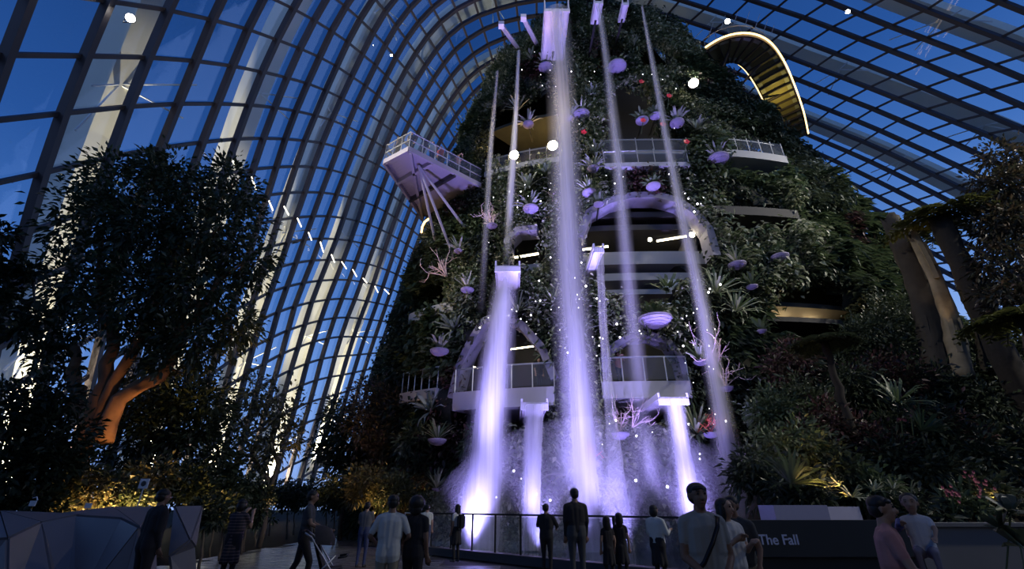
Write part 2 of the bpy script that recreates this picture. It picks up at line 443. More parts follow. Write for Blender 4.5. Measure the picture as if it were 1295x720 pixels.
slab_me = MB(); slab_me.prism([(-sx_ / 2 + .012, -sy_ / 2 + .012), (sx_ / 2 - .012, -sy_ / 2 + .012), (sx_ / 2 - .012, sy_ / 2 - .012), (-sx_ / 2 + .012, sy_ / 2 - .012)], -0.05, 0.0)
slab_me = slab_me.data('paver'); slab_me.materials.append(m_paver)
def fence_x(y): return 3.5 + (y - 11.5) * (-2.55 - 3.5) / (17.5 - 11.5)
for r_ in range(28):
    yy = -5.2 + r_ * sy_
    for c_ in range(9):
        xx = -9.5 + sx_ / 2 + c_ * sx_ + (0.0 if r_ % 2 else 0.6)
        if xx + 1.15 > 9.1 or (yy > 10 and xx + 1.0 > max(fence_x(yy), -3.2)): continue
        link('paver', slab_me, floor, (xx, yy, 0.003 * random.random()))

# ------------------------------------------------------------------ the planted tower: plan and outline
ZK = [-1, 0, 10, 20, 30, 35.5, 39, 41.4, 42.6, 43.2]
XL = [-9.0, -9.0, -7.9, -5.9, -3.4, -1.6, 0.7, 3.6, 6.5, 8.6]
XR = [26.5, 26.5, 26.3, 24.6, 19.6, 17.2, 15.2, 12.8, 10.8, 9.4]
YC = [30, 30, 30, 30, 29.5, 29, 28.5, 28.0, 27.8, 27.6]
PE = 2.4
def ax(z):
    l_, r_ = np.interp(z, ZK, XL), np.interp(z, ZK, XR)
    a = (r_ - l_) / 2
    return (l_ + r_) / 2, np.interp(z, ZK, YC), a, a * 0.55
def tower_F(p, off=0.0):
    p = np.atleast_2d(p); xc, yc, a, b = ax(p[:, 2])
    return (np.abs((p[:, 0] - xc) / np.maximum(a + off, .05)) ** PE + np.abs((p[:, 1] - yc) / np.maximum(b + off, .05)) ** PE) ** (1 / PE) - 1 + np.where(p[:, 2] > 43.2, 1, 0)
def tower_pt(th, z, off=0.0):
    xc, yc, a, b = ax(z); a = np.maximum(a + off, .05); b = np.maximum(b + off, .05)
    c, s = np.cos(th), np.sin(th)
    rr = (np.abs(c) ** PE + np.abs(s) ** PE) ** (-1 / PE)
    return np.stack(np.broadcast_arrays(xc + a * c * rr, yc + b * s * rr, z), -1)
def tower_n(p):
    e = 0.05; p = np.atleast_2d(p)
    g = np.stack([(tower_F(p + np.eye(3)[k] * e) - tower_F(p - np.eye(3)[k] * e)) for k in range(3)], 1)
    return unit(g)
_TS = np.arange(10, 75, 0.12)
def hit(x, y, off=0.0):
    r = ray(x, y); P = np.array([0, 0, CZ]) + _TS[:, None] * r
    f = tower_F(P, off); k = np.argmax(f < 0)
    if f[k] >= 0: return P[np.argmin(f)]
    t0, t1 = _TS[max(k - 1, 0)], _TS[k]
    for _ in range(12):
        t = (t0 + t1) / 2
        if tower_F((np.array([0, 0, CZ]) + t * r)[None], off)[0] < 0: t1 = t
        else: t0 = t
    return np.array([0, 0, CZ]) + t1 * r
def theta_of(p):
    xc, yc, a, b = ax(p[2])
    c = (p[0] - xc) / a; s = (p[1] - yc) / b
    return math.atan2(s, c)                 # in the superellipse's own angle (c:s ratio is kept by the radial form)
# openings (as outlines on the tower's face)
OPEN = {
    'great_arch': [(736, 345), (733, 290), (745, 270), (770, 256), (800, 249), (830, 249), (858, 256), (880, 272), (896, 292), (904, 315), (905, 340), (880, 352), (860, 372), (845, 388), (790, 392), (765, 380)],
    'side_arch': [(640, 345), (642, 305), (655, 292), (680, 290), (690, 310), (690, 345)],
    'lower_arch_a': [(572, 545), (574, 500), (582, 465), (594, 438), (612, 408), (636, 398), (660, 412), (685, 440), (700, 470), (703, 500), (700, 548)],
    'lower_arch_b': [(762, 505), (764, 460), (775, 440), (795, 427), (820, 424), (845, 434), (858, 455), (866, 482), (872, 510), (868, 545), (800, 545)],
    'belt': [(760, 215), (762, 160), (768, 118), (790, 110), (822, 118), (836, 170), (866, 178), (874, 216)],
    'lit_alcove': [(612, 208), (616, 168), (628, 140), (655, 128), (700, 118), (712, 135), (712, 200), (660, 214)],
    'east_band_a': [(922, 224), (925, 186), (950, 180), (985, 200), (992, 226)],
    'east_band_b': [(905, 268), (925, 252), (985, 262), (1005, 290), (960, 300), (915, 290)],
    'east_alcove': [(968, 430), (972, 390), (985, 368), (1030, 362), (1068, 374), (1076, 430)],
    'top_alcove_a': [(752, 92), (752, 70), (762, 58), (776, 66), (780, 92)],
    'top_alcove_b': [(806, 88), (808, 66), (822, 58), (842, 66), (846, 90)],
    'west_gap': [(519, 400), (524, 372), (545, 350), (566, 352), (568, 385), (540, 402)],
    'west_gap_low': [(506, 506), (508, 478), (528, 470), (548, 476), (548, 506)],
}
def in_poly(P, poly):
    poly = np.asarray(poly, float); x, y = P[:, 0], P[:, 1]; ins = np.zeros(len(P), bool); j = len(poly) - 1
    for i in range(len(poly)):
        xi, yi, xj, yj = *poly[i], *poly[j]
        c = ((yi > y) != (yj > y)) & (x < (xj - xi) * (y - yi) / (yj - yi + 1e-9) + xi)
        ins ^= c; j = i
    return ins
def is_open(P3):
    P3 = np.atleast_2d(P3); q = project(P3); front = P3[:, 1] < ax(P3[:, 2])[1] + 1.0
    o = np.zeros(len(P3), bool)
    for poly in OPEN.values(): o |= in_poly(q, poly)
    return o & front

m_rock = mat('mossy_dark_rock', (0.030, 0.032, 0.026), 0.95, var=0.5, scale=1.5, bump=0.6)
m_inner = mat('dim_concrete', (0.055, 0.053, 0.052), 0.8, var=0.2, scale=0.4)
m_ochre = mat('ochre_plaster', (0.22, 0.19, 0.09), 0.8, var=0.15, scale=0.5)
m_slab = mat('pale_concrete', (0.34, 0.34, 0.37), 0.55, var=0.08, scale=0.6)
m_rim = mat('grey_arch_rim', (0.24, 0.23, 0.29), 0.7, var=0.35, scale=2.5, bump=0.5)
m_rail = mat('brushed_steel', (0.45, 0.45, 0.47), 0.35, 0.8)
m_railglass = glass_mat('rail_glass', (0.92, 0.95, 0.96), haze=0.05)
m_strip = emit_mat('warm_strip_light', (1.0, 0.86, 0.55), 14.0)
m_lamp_warm = emit_mat('warm_lamp_lens', (1.0, 0.85, 0.55), 60.0)
m_lamp_white = emit_mat('white_lamp_lens', (0.95, 0.95, 1.0), 40.0)
m_bulb = emit_mat('small_white_bulb', (0.95, 0.92, 1.0), 5.0)
m_housing = mat('black_housing', (0.02, 0.02, 0.022), 0.5)

tower = thing('planted_tower', 'tall planted tower covered in greenery with arched openings behind the waterfalls', 'tower', (9.5, 30, 0))
TINV = np.array([9.5, 30, 0.0])
def tpart(mb, name, material, parent=None, smooth=False):
    mb.v = [v - TINV for v in mb.v]
    return mb.build(name, material, parent or tower, smooth)
# skin of the tower with the openings left out
NT, NZ = 300, 116
TH = np.linspace(-math.pi, math.pi, NT, endpoint=False); ZZ = np.linspace(-0.3, 43.15, NZ)
TT, ZG = np.meshgrid(TH, ZZ)
bumpy = 0.35 * np.sin(TT * 9 + ZG * .6) * np.cos(ZG * .9 + TT * 5) + 0.25 * np.sin(TT * 23 + ZG * 1.7)
PT = tower_pt(TT, ZG, bumpy - 0.3)
idx = np.arange(NT * NZ).reshape(NZ, NT); nx = np.roll(idx, -1, 1)
Q = np.stack([idx[:-1], nx[:-1], nx[1:], idx[1:]], -1).reshape(-1, 4)
PV = PT.reshape(-1, 3)
cen = PV[Q].mean(1)
Q = Q[~is_open(cen)]
mesh_np('planted_wall', PV - TINV, Q, m_rock, tower, True)
mb = MB(); top_ring = tower_pt(TH, np.full(NT, 43.12)); mb.prism(top_ring[:, :2], 42.9, 43.14); tpart(mb, 'summit', m_rock)
# rooms behind the openings
inner = MB()
tz = np.linspace(-0.2, 41, 40); tt = np.linspace(-math.pi, 0.12, 120)
g1, g2 = np.meshgrid(tt, tz); ip = tower_pt(g1, g2, -3.6).reshape(-1, 3)
ii = np.arange(ip.shape[0]).reshape(40, 120)
inner.add(ip, np.stack([ii[:-1, :-1], ii[:-1, 1:], ii[1:, 1:], ii[1:, :-1]], -1).reshape(-1, 4)); tpart(inner, 'core_wall', m_inner, smooth=True)

def th_px(x, y, off=0.0):
    p = hit(x, y, off); return theta_of(p), p[2]
def arc(th0, th1, z, off, n=18): return tower_pt(np.linspace(th0, th1, n), np.full(n, z), off)
def slab_arc(x0, x1, yref, thick, o_in, o_out, name='floor_slab', material=None, n=18, zoff=0.0):
    """a floor plate whose upper edge passes pixel row yref between columns x0 and x1"""
    xm = (x0 + x1) / 2
    z = th_px(xm, yref, o_out)[1] + zoff
    def thz(x):
        r = ray(x, yref); best = None
        for t in np.arange(12, 60, .1):
            p = np.array([0, 0, CZ]) + t * r; p[2] = z
            if tower_F(p[None], o_out)[0] < 0: return theta_of(p)
        return theta_of(p)
    t0, t1 = thz(x0), thz(x1)
    a, b = arc(t0, t1, z, o_out, n), arc(t0, t1, z, o_in, n)
    mb = MB(); mb.prism(np.r_[a[:, :2], b[::-1, :2]], z - thick, z); o = tpart(mb, name, material or m_slab)
    return t0, t1, z, o
def rail_arc(t0, t1, z, off, h=1.1, n=9, glass=True):
    root = link('balustrade', None, tower)
    a = arc(t0, t1, z + h, off, 24) - TINV
    mb = MB(); mb.tube(a, 0.045, 6); mb.build('handrail', m_rail, root)
    for p in arc(t0, t1, z, off, n) - TINV:
        mb = MB(); mb.tube([p, p + [0, 0, h]], 0.03, 5); mb.build('post', m_rail, root)
    if glass:
        g = arc(t0, t1, z, off, 24) - TINV
        mb = MB(); v = np.r_[g + [0, 0, .08], g + [0, 0, h - .06]]; k = len(g)
        mb.add(v, [(i, i + 1, k + i + 1, k + i) for i in range(k - 1)]); mb.build('glass_panel', m_railglass, root)
def arch_rim(pix, w=0.40, depth=1.0, off=0.2, name='arch_rim'):
    P = [hit(x, y, 0.0) for x, y in pix]; P = np.array([p for p in P if p is not None])
    # densify
    s = np.r_[0, np.cumsum(np.linalg.norm(np.diff(P, axis=0), axis=1))]; u = np.linspace(0, s[-1], 40)
    P = np.stack([np.interp(u, s, P[:, k]) for k in range(3)], 1)
    N = tower_n(P); N[:, 2] *= .2; N = unit(N)
    mb = MB(); mb.beam(P + N * off, w, -depth, N); tpart(mb, name, m_rim)
ceil_lights = []
def strip(x0, y0, x1, y1, off, r=0.05):
    a, b = hit(x0, y0, off), hit(x1, y1, off)
    o = thing('strip_light', '', 'strip light', a)
    mb = MB(); mb.tube([np.zeros(3), b - a], r, 6); mb.build('tube', m_strip, o)
    mb = MB(); mb.beam([np.array([0, 0, r]), b - a + [0, 0, r]], .16, .06, np.array([0, 0, 1.0])); mb.build('bracket', m_housing, o)
    return o

# lower balconies with arches
t0, t1, z, o = slab_arc(571, 699, 492, 0.85, -3.6, 0.35); rail_arc(t0, t1, z, 0.25, 1.15, 6)
t0, t1, z, o = slab_arc(758, 872, 482, 0.75, -3.6, 0.35); rail_arc(t0, t1, z, 0.25, 1.15, 5)
arch_rim([(572, 505), (582, 465), (594, 438), (612, 408), (636, 398), (660, 412), (685, 440), (702, 480)], 0.38)
arch_rim([(762, 470), (775, 440), (795, 427), (820, 424), (845, 434), (860, 455), (872, 500)], 0.3)
arch_rim([(733, 300), (745, 270), (770, 256), (800, 249), (830, 249), (858, 256), (880, 272), (896, 292), (905, 325)], 0.42)
arch_rim([(640, 345), (642, 305), (655, 292), (680, 290)], 0.35)
# plates and edges inside the great arch
for x0, x1, y_, th, oi, oo in ((735, 905, 318, 0.8, -3.6, -1.2), (765, 872, 345, 0.45, -3.6, -1.6), (772, 850, 366, 0.3, -3.6, -2.0), (640, 692, 335, 0.5, -3.6, -1.0)):
    slab_arc(x0, x1, y_, th, oi, oo)
for x0, x1, y_ in ((738, 898, 268), (736, 903, 284)):
    slab_arc(x0, x1, y_, 0.35, -3.5, -0.8, 'ceiling_beam', m_inner)
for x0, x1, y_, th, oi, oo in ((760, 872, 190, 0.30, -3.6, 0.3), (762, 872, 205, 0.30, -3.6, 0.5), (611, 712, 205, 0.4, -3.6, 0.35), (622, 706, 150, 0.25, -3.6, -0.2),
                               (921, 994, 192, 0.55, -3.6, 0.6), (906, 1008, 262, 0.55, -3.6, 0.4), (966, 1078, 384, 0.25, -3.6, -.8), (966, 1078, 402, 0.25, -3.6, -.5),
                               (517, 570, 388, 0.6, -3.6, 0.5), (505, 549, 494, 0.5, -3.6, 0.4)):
    t0, t1, z, o = slab_arc(x0, x1, y_, th, oi, oo, material=m_slab if (x0 < 900 or y_ == 192) and y_ != 150 else m_rock if y_ == 150 else m_inner)  # darker materials stand in for less light on the east and alcove slabs
    if y_ in (205, 192, 494, 190): rail_arc(t0, t1, z, oo - 0.1, 1.1, 6, glass=(y_ != 494))
# ochre back walls of the lit rooms
for nm, (x0, x1, ya, yb) in {'a': (775, 870, 425, 482), 'c': (962, 1082, 322, 432), 'd': (922, 992, 196, 226), 'e': (906, 1006, 268, 300), 'g': (752, 780, 60, 92), 'h': (806, 846, 60, 90)}.items():
    ta, za = th_px((x0 + x1) / 2, yb, -3.4); tb, zb = th_px((x0 + x1) / 2, ya, -3.4)
    tl, tr = th_px(x0, (ya + yb) / 2, -3.4)[0], th_px(x1, (ya + yb) / 2, -3.4)[0]
    n = 14; a = arc(tl, tr, za, -3.45, n); b = arc(tl, tr, zb, -3.45, n)
    mb = MB(); mb.add(np.r_[a, b], [(i, i + 1, n + i + 1, n + i) for i in range(n - 1)]); tpart(mb, 'back_wall', m_ochre)
# slanting column inside the great arch
p = hit(858, 345, -2.0); q = hit(880, 290, -2.0)
mb = MB(); mb.tube([p, q], [.5, .45], 10); tpart(mb, 'column', m_inner)

# ------------------------------------------------------------------ greenery on the tower
m_leaf_dark = leaf_mat('dark_green_leaves', [(0.024, 0.036, 0.020), (0.042, 0.060, 0.034), (0.065, 0.082, 0.050), (0.032, 0.045, 0.027)])
m_leaf_mid = leaf_mat('mid_green_leaves', [(0.045, 0.075, 0.035), (0.08, 0.12, 0.055), (0.12, 0.155, 0.08), (0.055, 0.085, 0.045)])
m_leaf_pale = leaf_mat('pale_variegated_leaves', [(0.13, 0.17, 0.08), (0.36, 0.38, 0.26), (0.07, 0.11, 0.045), (0.09, 0.13, 0.06), (0.60, 0.60, 0.48)])
m_leaf_red = leaf_mat('wine_red_leaves', [(0.07, 0.035, 0.035), (0.11, 0.045, 0.05), (0.06, 0.045, 0.035), (0.05, 0.05, 0.03)])
m_leaf_silver = leaf_mat('silver_grey_leaves', [(0.20, 0.23, 0.20), (0.32, 0.34, 0.32), (0.14, 0.18, 0.13)])
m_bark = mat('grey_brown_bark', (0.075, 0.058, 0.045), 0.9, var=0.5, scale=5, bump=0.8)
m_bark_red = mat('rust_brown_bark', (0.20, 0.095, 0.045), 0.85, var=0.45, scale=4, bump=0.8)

def smooth_noise(P, s, seed):
    rg = np.random.default_rng(seed); out = np.zeros(len(P))
    for k in range(6):
        d = rg.normal(size=3) * s; out += np.sin(P @ d + rg.uniform(0, 6.28))
    return out / 6
n_try = 30000
th_ = RNG.uniform(-math.pi - 0.35, 0.35, n_try); z_ = RNG.uniform(0, 45.0, n_try)
keep = RNG.uniform(size=n_try) < (ax(z_)[2] / 18.5)
th_, z_ = th_[keep], z_[keep]
PC = tower_pt(th_, z_, -0.15)
pj = project(PC)
keep = (~is_open(PC)) & (pj[:, 0] > 380) & (pj[:, 0] < 1400) & (pj[:, 1] > -120) & (pj[:, 1] < 760)
PC = PC[keep]; pj = pj[keep]; NC = tower_n(PC)
PC = np.concatenate([PC]); 
bul = smooth_noise(PC, 0.9, 3) + 0.7 * smooth_noise(PC, 2.0, 4)
east = np.clip((pj[:, 0] - 900) / 120, 0, 1)
PC = PC + NC * (np.clip(bul, -0.3, 1.0) * (0.55 + 0.75 * east) + 0.10)[:, None]
sp1, sp2 = smooth_noise(PC, 0.55, 11), smooth_noise(PC, 0.6, 12)
centre = np.exp(-((pj[:, 0] - 740) / 170) ** 2)
kind = np.zeros(len(PC), int)
kind[sp1 > 0.12] = 1
kind[(sp2 + 0.62 * centre + 0.12 * RNG.normal(size=len(PC))) > 0.36] = 2  # variegated plants, more of them at the centre to imitate brighter light there
kind[(sp2 < -0.50)] = 3
kind[(sp1 < -0.35)] = 4
SPEC = [('shrub_foliage', m_leaf_dark, 26, .30, .13), ('fern_foliage', m_leaf_mid, 22, .55, .09), ('variegated_lit_foliage', m_leaf_pale, 22, .27, .14), ('red_foliage', m_leaf_red, 18, .30, .13), ('broadleaf_foliage', m_leaf_mid, 16, .42, .22)]
for k, (nm, mt, cnt, L_, W_) in enumerate(SPEC):
    sel = np.where(kind == k)[0]
    if not len(sel): continue
    c = np.repeat(PC[sel], cnt, 0); n = np.repeat(NC[sel], cnt, 0); m = len(c)
    rnd = RNG.normal(size=(m, 3))
    d = n * 0.8 + rnd * (0.65 if k != 1 else 0.5) + np.array([0, 0, 0.30 if k != 0 else 0.05])
    base = c + rnd[:, [1, 2, 0]] * (0.26 if k != 1 else 0.10)
    sc_ = RNG.uniform(.65, 1.35, m)
    lv = Leaves(); lv.add(base - TINV, d, L_ * sc_, W_ * sc_, nrm=RNG.normal(size=(m, 3)) * .5 + np.array([0, -0.3, 1]), droop=0.35 if k == 1 else 0.15)
    o = lv.build(nm, mt, tower); tag(o, kind='stuff')

# ------------------------------------------------------------------ bowl planters on the tower
m_bowl = mat('lilac_grey_woven_bowl', (0.27, 0.235, 0.36), 0.75, var=0.25, scale=14, bump=0.6)
m_coral = mat('pale_pink_twigs', (0.75, 0.55, 0.58), 0.7, var=0.2)
m_coral_red = mat('red_twigs', (0.75, 0.16, 0.12), 0.7, var=0.2)
def bowl_me():
    mb = MB(); n = 20; prof = []
    for k in range(9):
        a = k / 8 * math.pi / 2; prof.append((max(.04, math.sin(a)), -0.62 * math.cos(a)))
    mb.lathe(prof + [(0.94, 0.03), (0.86, -0.04)], n=n); me = mb.data('bowl', True); me.materials.append(m_bowl); return me
def hoop_me():
    mb = MB()
    for k in range(5):
        a = (k + 1) / 6 * math.pi / 2; r = math.sin(a) * 1.015; z = -0.62 * math.cos(a)
        mb.tube([(r * math.cos(t), r * math.sin(t), z) for t in np.linspace(0, 2 * math.pi, 21)], .022, 4, cap=False)
    me = mb.data('hoop', True); me.materials.append(m_bowl); return me
def rosette_me(n, L, Wd, mt, name, seed):
    rg = np.random.default_rng(seed); a = rg.uniform(0, 2 * math.pi, n); e = rg.uniform(.25, 1.25, n)
    mb = MB()
    for k in range(n):
        d = np.array([math.cos(a[k]) * math.cos(e[k]), math.sin(a[k]) * math.cos(e[k]), math.sin(e[k])]); s = unit(np.cross(d, [0, 0, 1.0])); l = L * rg.uniform(.7, 1.2)
        pts = [np.zeros(3), d * l * .4, d * l * .75 - [0, 0, l * .06], d * l - [0, 0, l * .24]]; w = [Wd * .6, Wd, Wd * .7, .01]
        V = [];
        for p, ww in zip(pts, w): V += [p - s * ww / 2, p + s * ww / 2]
        mb.add(V, [(2 * i, 2 * i + 1, 2 * i + 3, 2 * i + 2) for i in range(3)])
    me = mb.data(name); me.materials.append(mt); return me
def twig_me(mt, seed, n=7, h=2.2):
    rg = np.random.default_rng(seed); mb = MB()
    def grow(p, d, l, r, lev):
        pts = [p]; q = p
        for s in range(4):
            d = unit(d + rg.normal(size=3) * .22 + [0, 0, .08]); q = q + d * l / 4; pts.append(q)
        mb.tube(pts, np.linspace(r, r * .5, 5), 4)
        if lev:
            for _ in range(2): grow(pts[rg.integers(2, 5)], d + rg.normal(size=3) * .6, l * .62, r * .55, lev - 1)
    for k in range(n):
        a = rg.uniform(0, 6.28); grow(np.array([0, 0, -.05]), np.array([math.cos(a) * .6, math.sin(a) * .6, 1.0]), h * .55, .045, 2)
    me = mb.data('twigs'); me.materials.append(mt); return me
BOWL, HOOP = bowl_me(), hoop_me()
ROS = {'spiky': rosette_me(26, 1.5, .16, m_leaf_silver, 'rosette', 1), 'green': rosette_me(30, 1.3, .22, m_leaf_mid, 'rosette', 2), 'fern': rosette_me(36, 1.7, .12, m_leaf_pale, 'rosette', 3)}
TW = {'pink': twig_me(m_coral, 4), 'red': twig_me(m_coral_red, 5, 9, 1.6)}
PLAB = {'spiky': 'lilac bowl with silvery rosette', 'green': 'lilac bowl with broad green rosette', 'fern': 'lilac bowl with pale fern', 'pink': 'lilac bowl of pale pink twigs', 'red': 'lilac bowl with red twigs'}
PODS = [(780, 84, 24, 'green'), (690, 85, 18, 'spiky'), (671, 263, 20, 'spiky'), (745, 243, 18, 'fern'), (735, 145, 22, 'fern'), (829, 146, 14, 'green'), (856, 155, 18, 'spiky'),
        (932, 334, 22, 'fern'), (951, 362, 14, 'green'), (963, 418, 12, 'green'), (828, 402, 42, 'green'), (886, 457, 18, 'fern'), (918, 490, 18, 'pink'), (556, 443, 24, 'spiky'),
        (591, 366, 17, 'fern'), (580, 317, 12, 'spiky'), (553, 556, 24, 'fern'), (783, 548, 26, 'pink'), (748, 584, 26, 'red'), (899, 548, 20, 'red'), (750, 213, 15, 'spiky'),
        (826, 235, 18, 'green'), (986, 324, 22, 'green'), (908, 200, 26, 'spiky'), (552, 618, 12, 'fern'), (668, 157, 14, 'spiky'), (622, 285, 14, 'pink'), (812, 152, 16, 'green'), (940, 610, 18, 'pink'), (720, 150, 12, 'spiky'), (757, 258, 13, 'green')]
POD_AT = ['between the two rocky top alcoves', 'beside the broad box spout', 'below the thin water streak beside the side arch', 'over the crown of the great arch near the tallest waterfall', 'beside the tallest waterfall under the summit', 'just under the summit by the slanting waterfall', 'near the brightest flood lamp', 'beside the flank of the great arch', 'below the bowl at the great arch flank', 'lowest on the dark flank by the coral twigs', 'widest bowl, at the foot of the great arch', 'at the shoulder of the small yellow arch', 'beside the slanting waterfall below the coral spray', 'outside the lower balcony on the dark flank', 'above the lower arch shoulder', 'smallest bowl high above the lower arch', 'under the lower balcony beside the fig tree', 'under the middle balcony between two waterfalls', 'between the tallest and the narrow waterfall', 'low beside the slanting waterfall', 'above the crown of the great arch', 'above the great arch under the belt balcony', 'next to the curved grey ledge', 'beside the curved upper balcony', 'lowest bowl, just above the railing return', 'beside the lit alcove', 'under the lookout platform', 'above the belt balcony', 'low at the edge of the slanting waterfall', 'small bowl hidden by the tallest waterfall', 'above the great arch, behind the tallest waterfall']
for (x, y, w, t), where_ in zip(PODS, POD_AT):
    p = hit(x, y, 0.75)
    if p is None: continue
    depth = np.dot(p - [0, 0, CZ], [0, CP, SP]); s = w / 2 / F * depth
    root = thing('planter_bowl', PLAB[t] + ' ' + where_, 'planter', p, random.uniform(0, 6.28), 'bowl planters on the tower')
    b = link('bowl', BOWL, root); b.scale = (s, s, s)
    h = link('hoop', HOOP, root); h.scale = (s, s, s)
    pl = link('rosette' if t in ROS else 'twigs', ROS.get(t) or TW.get(t), root); k = 0.62 + 0.30 * s if t in ROS else 0.6 + .3 * s; pl.scale = (k, k, k)
    n = tower_n(p)[0]
    mb = MB(); mb.tube([np.array([0, 0, -.3 * s]), Matrix.Rotation(-root.rotation_euler.z, 3, 'Z') @ Vector(-n * (1.1 + s))], .05, 5); mb.build('wall_bracket', m_housing, root)
# twig sprays growing from the wall
for k, (x, y, c, s) in enumerate([(905, 448, 'pink', 1.1), (800, 300 + 225, 'pink', .7), (700, 245, 'pink', .7), (620, 268, 'pink', .8), (565, 335, 'pink', .9), (935, 600, 'pink', .9)]):
    p = hit(x, y + 15, 0.4)
    o = link('twig_spray', TW[c], None, p, (0.5, 0, k * 1.3)); o.scale = (s, s, s)
    tag(o, 'spray of bare pale pink twigs ' + ['beside the slanting waterfall above its bowl', 'under the middle balcony', 'above the side arch', 'under the lookout platform', 'on the dark flank above the lower arch', 'low beside the slanting waterfall'][k], 'twigs', 'twig sprays on the tower')
# spiky plants standing directly on the wall
ROS_AT = ['under the lit alcove by the thin water streak', 'under the lit alcove by the tallest waterfall', 'above the crown of the great arch', 'at the rail of the lit alcove', 'under the spout arms', 'beside the belt balcony', 'above the lower arch crown', 'above the bowl outside the lower balcony', 'below the brightest flood lamp', 'on the dark flank beside the great arch', 'at the foot of the great arch', 'beside the tallest waterfall under the lower balcony', 'under the middle balcony end', 'between the middle balcony and the railing', 'low between the tallest waterfall and the narrow one', 'beside the red twigs', 'outside the lower balcony end', 'on the dark flank above the coral spray', 'on the bank side below the alcove lamps', 'on the bank side above the amber-lit leaves', 'on the bank side below the dark trunk', 'between the side arch and the lower arch', 'beside the narrow box spout water', 'between the rocky top alcoves']
for k, (x, y, t, s) in enumerate([(668, 238, 'spiky', 1), (690, 222, 'green', .9), (752, 196, 'spiky', .9), (655, 140, 'spiky', 1), (672, 78, 'green', 1), (748, 122, 'spiky', .8), (655, 395, 'fern', .8), (575, 418, 'spiky', 1), (880, 165, 'spiky', .9),
                                  (905, 372, 'fern', 1), (845, 370, 'green', 1), (725, 520, 'green', .9), (880, 550, 'fern', .9), (840, 590, 'green', 1), (720, 600, 'fern', 1), (770, 590, 'fern', .8), (545, 520, 'spiky', .9), (930, 395, 'fern', .9), (1010, 470, 'green', 1.2), (1060, 505, 'green', 1.3), (1120, 520, 'fern', 1.4), (700, 385, 'fern', .7), (735, 420, 'spiky', .8), (800, 60, 'green', .9)]):
    p = hit(x, y, 0.3)
    if p is None: continue
    n = tower_n(p)[0]
    o = link('rosette_plant', ROS[t], None, p); o.scale = (s, s, s)
    o.rotation_euler = Vector((n[0] * .7, n[1] * .7, .7)).to_track_quat('Z', 'Y').to_euler()
    tag(o, {'spiky': 'silvery rosette plant', 'green': 'broad green rosette plant', 'fern': 'pale arching fern'}[t] + ' rooted ' + ROS_AT[k], 'plant', 'rosette plants on the tower')

# ------------------------------------------------------------------ small lights among the plants
mb = MB(); mb.lathe([(.02, -.055), (.045, -.03), (.055, 0), (.045, .03), (.02, .055)], n=8); BULB = mb.data('bulb', True); BULB.materials.append(m_bulb)
def bulb(x, y, off=0.7, s=1.0):
    p = hit(x, y, off)
    if p is None or is_open(p)[0]: return
    o = link('fairy_light', BULB, None, p); o.scale = (s, s, s)
    tag(o, 'tiny round white light twinkling among the plants of the tower', 'light', 'tiny lights on the tower')
rb = random.Random(5)
for (xa, ya, xb, yb, n) in ((640, 320, 765, 490, 44), (600, 390, 660, 420, 5), (760, 380, 900, 440, 18), (850, 245, 905, 420, 16), (610, 200, 700, 330, 16), (700, 90, 870, 245, 26), (860, 410, 920, 540, 8), (600, 520, 930, 640, 22), (660, 60, 700, 120, 8)):
    for _ in range(n): bulb(rb.uniform(xa, xb), rb.uniform(ya, yb), 0.75, rb.choice((.35, .45, .45, .6, .8)))
for x, y in ((804, 608), (844, 616), (779, 532), (882, 258), (878, 268), (911, 360), (896, 370), (741, 362), (780, 410), (800, 440)): bulb(x, y, 0.8, 1.0)

# ------------------------------------------------------------------ flood lamps
def flood(p, aim, mt, r, label, name='flood_lamp'):
    root = thing(name, label, 'lamp', p)
    q = Vector(aim).normalized().to_track_quat('Z', 'Y')
    mb = MB(); mb.lathe([(r * .5, -r * 1.5), (r * .95, -r * .6), (r * 1.15, 0), (r * 1.0, -.02)], n=14); h = mb.build('housing', m_housing, root, True); h.rotation_euler = q.to_euler()
    mb = MB(); mb.lathe([(r * .3, r * .12), (r * .8, 0.03), (r * .98, -.01)], n=14); h = mb.build('lens', mt, root, True); h.rotation_euler = q.to_euler()
    mb = MB(); mb.tube([(-r * 1.2, 0, 0), (-r * 1.2, 0, -r * 1.6), (r * 1.2, 0, -r * 1.6), (r * 1.2, 0, 0)], r * .1, 5); mb.build('yoke', m_housing, root)
    return root
P = hit(877, 105, 1.0); flood(P, (-.45, -.75, -.35), m_lamp_warm, .33, 'brightest flood lamp, alone on the dark foliage below the curved walkway')
P = hit(650, 196, 0.6); flood(P, (-.2, -.9, -.4), m_lamp_warm, .30, 'warm flood lamp at the edge of the lit alcove, beside the thin water streak')
P = hit(699, 184, 0.6); flood(P, (-.2, -.9, -.3), m_lamp_warm, .32, 'warm flood lamp in the lit alcove behind the tallest waterfall')
for x, y, off, r, lab in ((822, 303, -1.0, .12, 'small spot lamp at the end of the longest strip light under the great arch'), (875, 297, -1.0, .16, 'spot lamp at the inner flank of the great arch'),
                     (988, 416, -2.6, .22, 'larger of two lamps glowing in the alcove of the planted tower'), (1025, 414, -2.6, .15, 'smaller of two lamps glowing in the alcove of the planted tower'),
                     (732, 316, -1.0, .10, 'small spot lamp beside the tallest waterfall under the great arch')):
    flood(hit(x, y, off), (0, -1, -.3), m_lamp_warm, r, lab, 'spot_lamp')
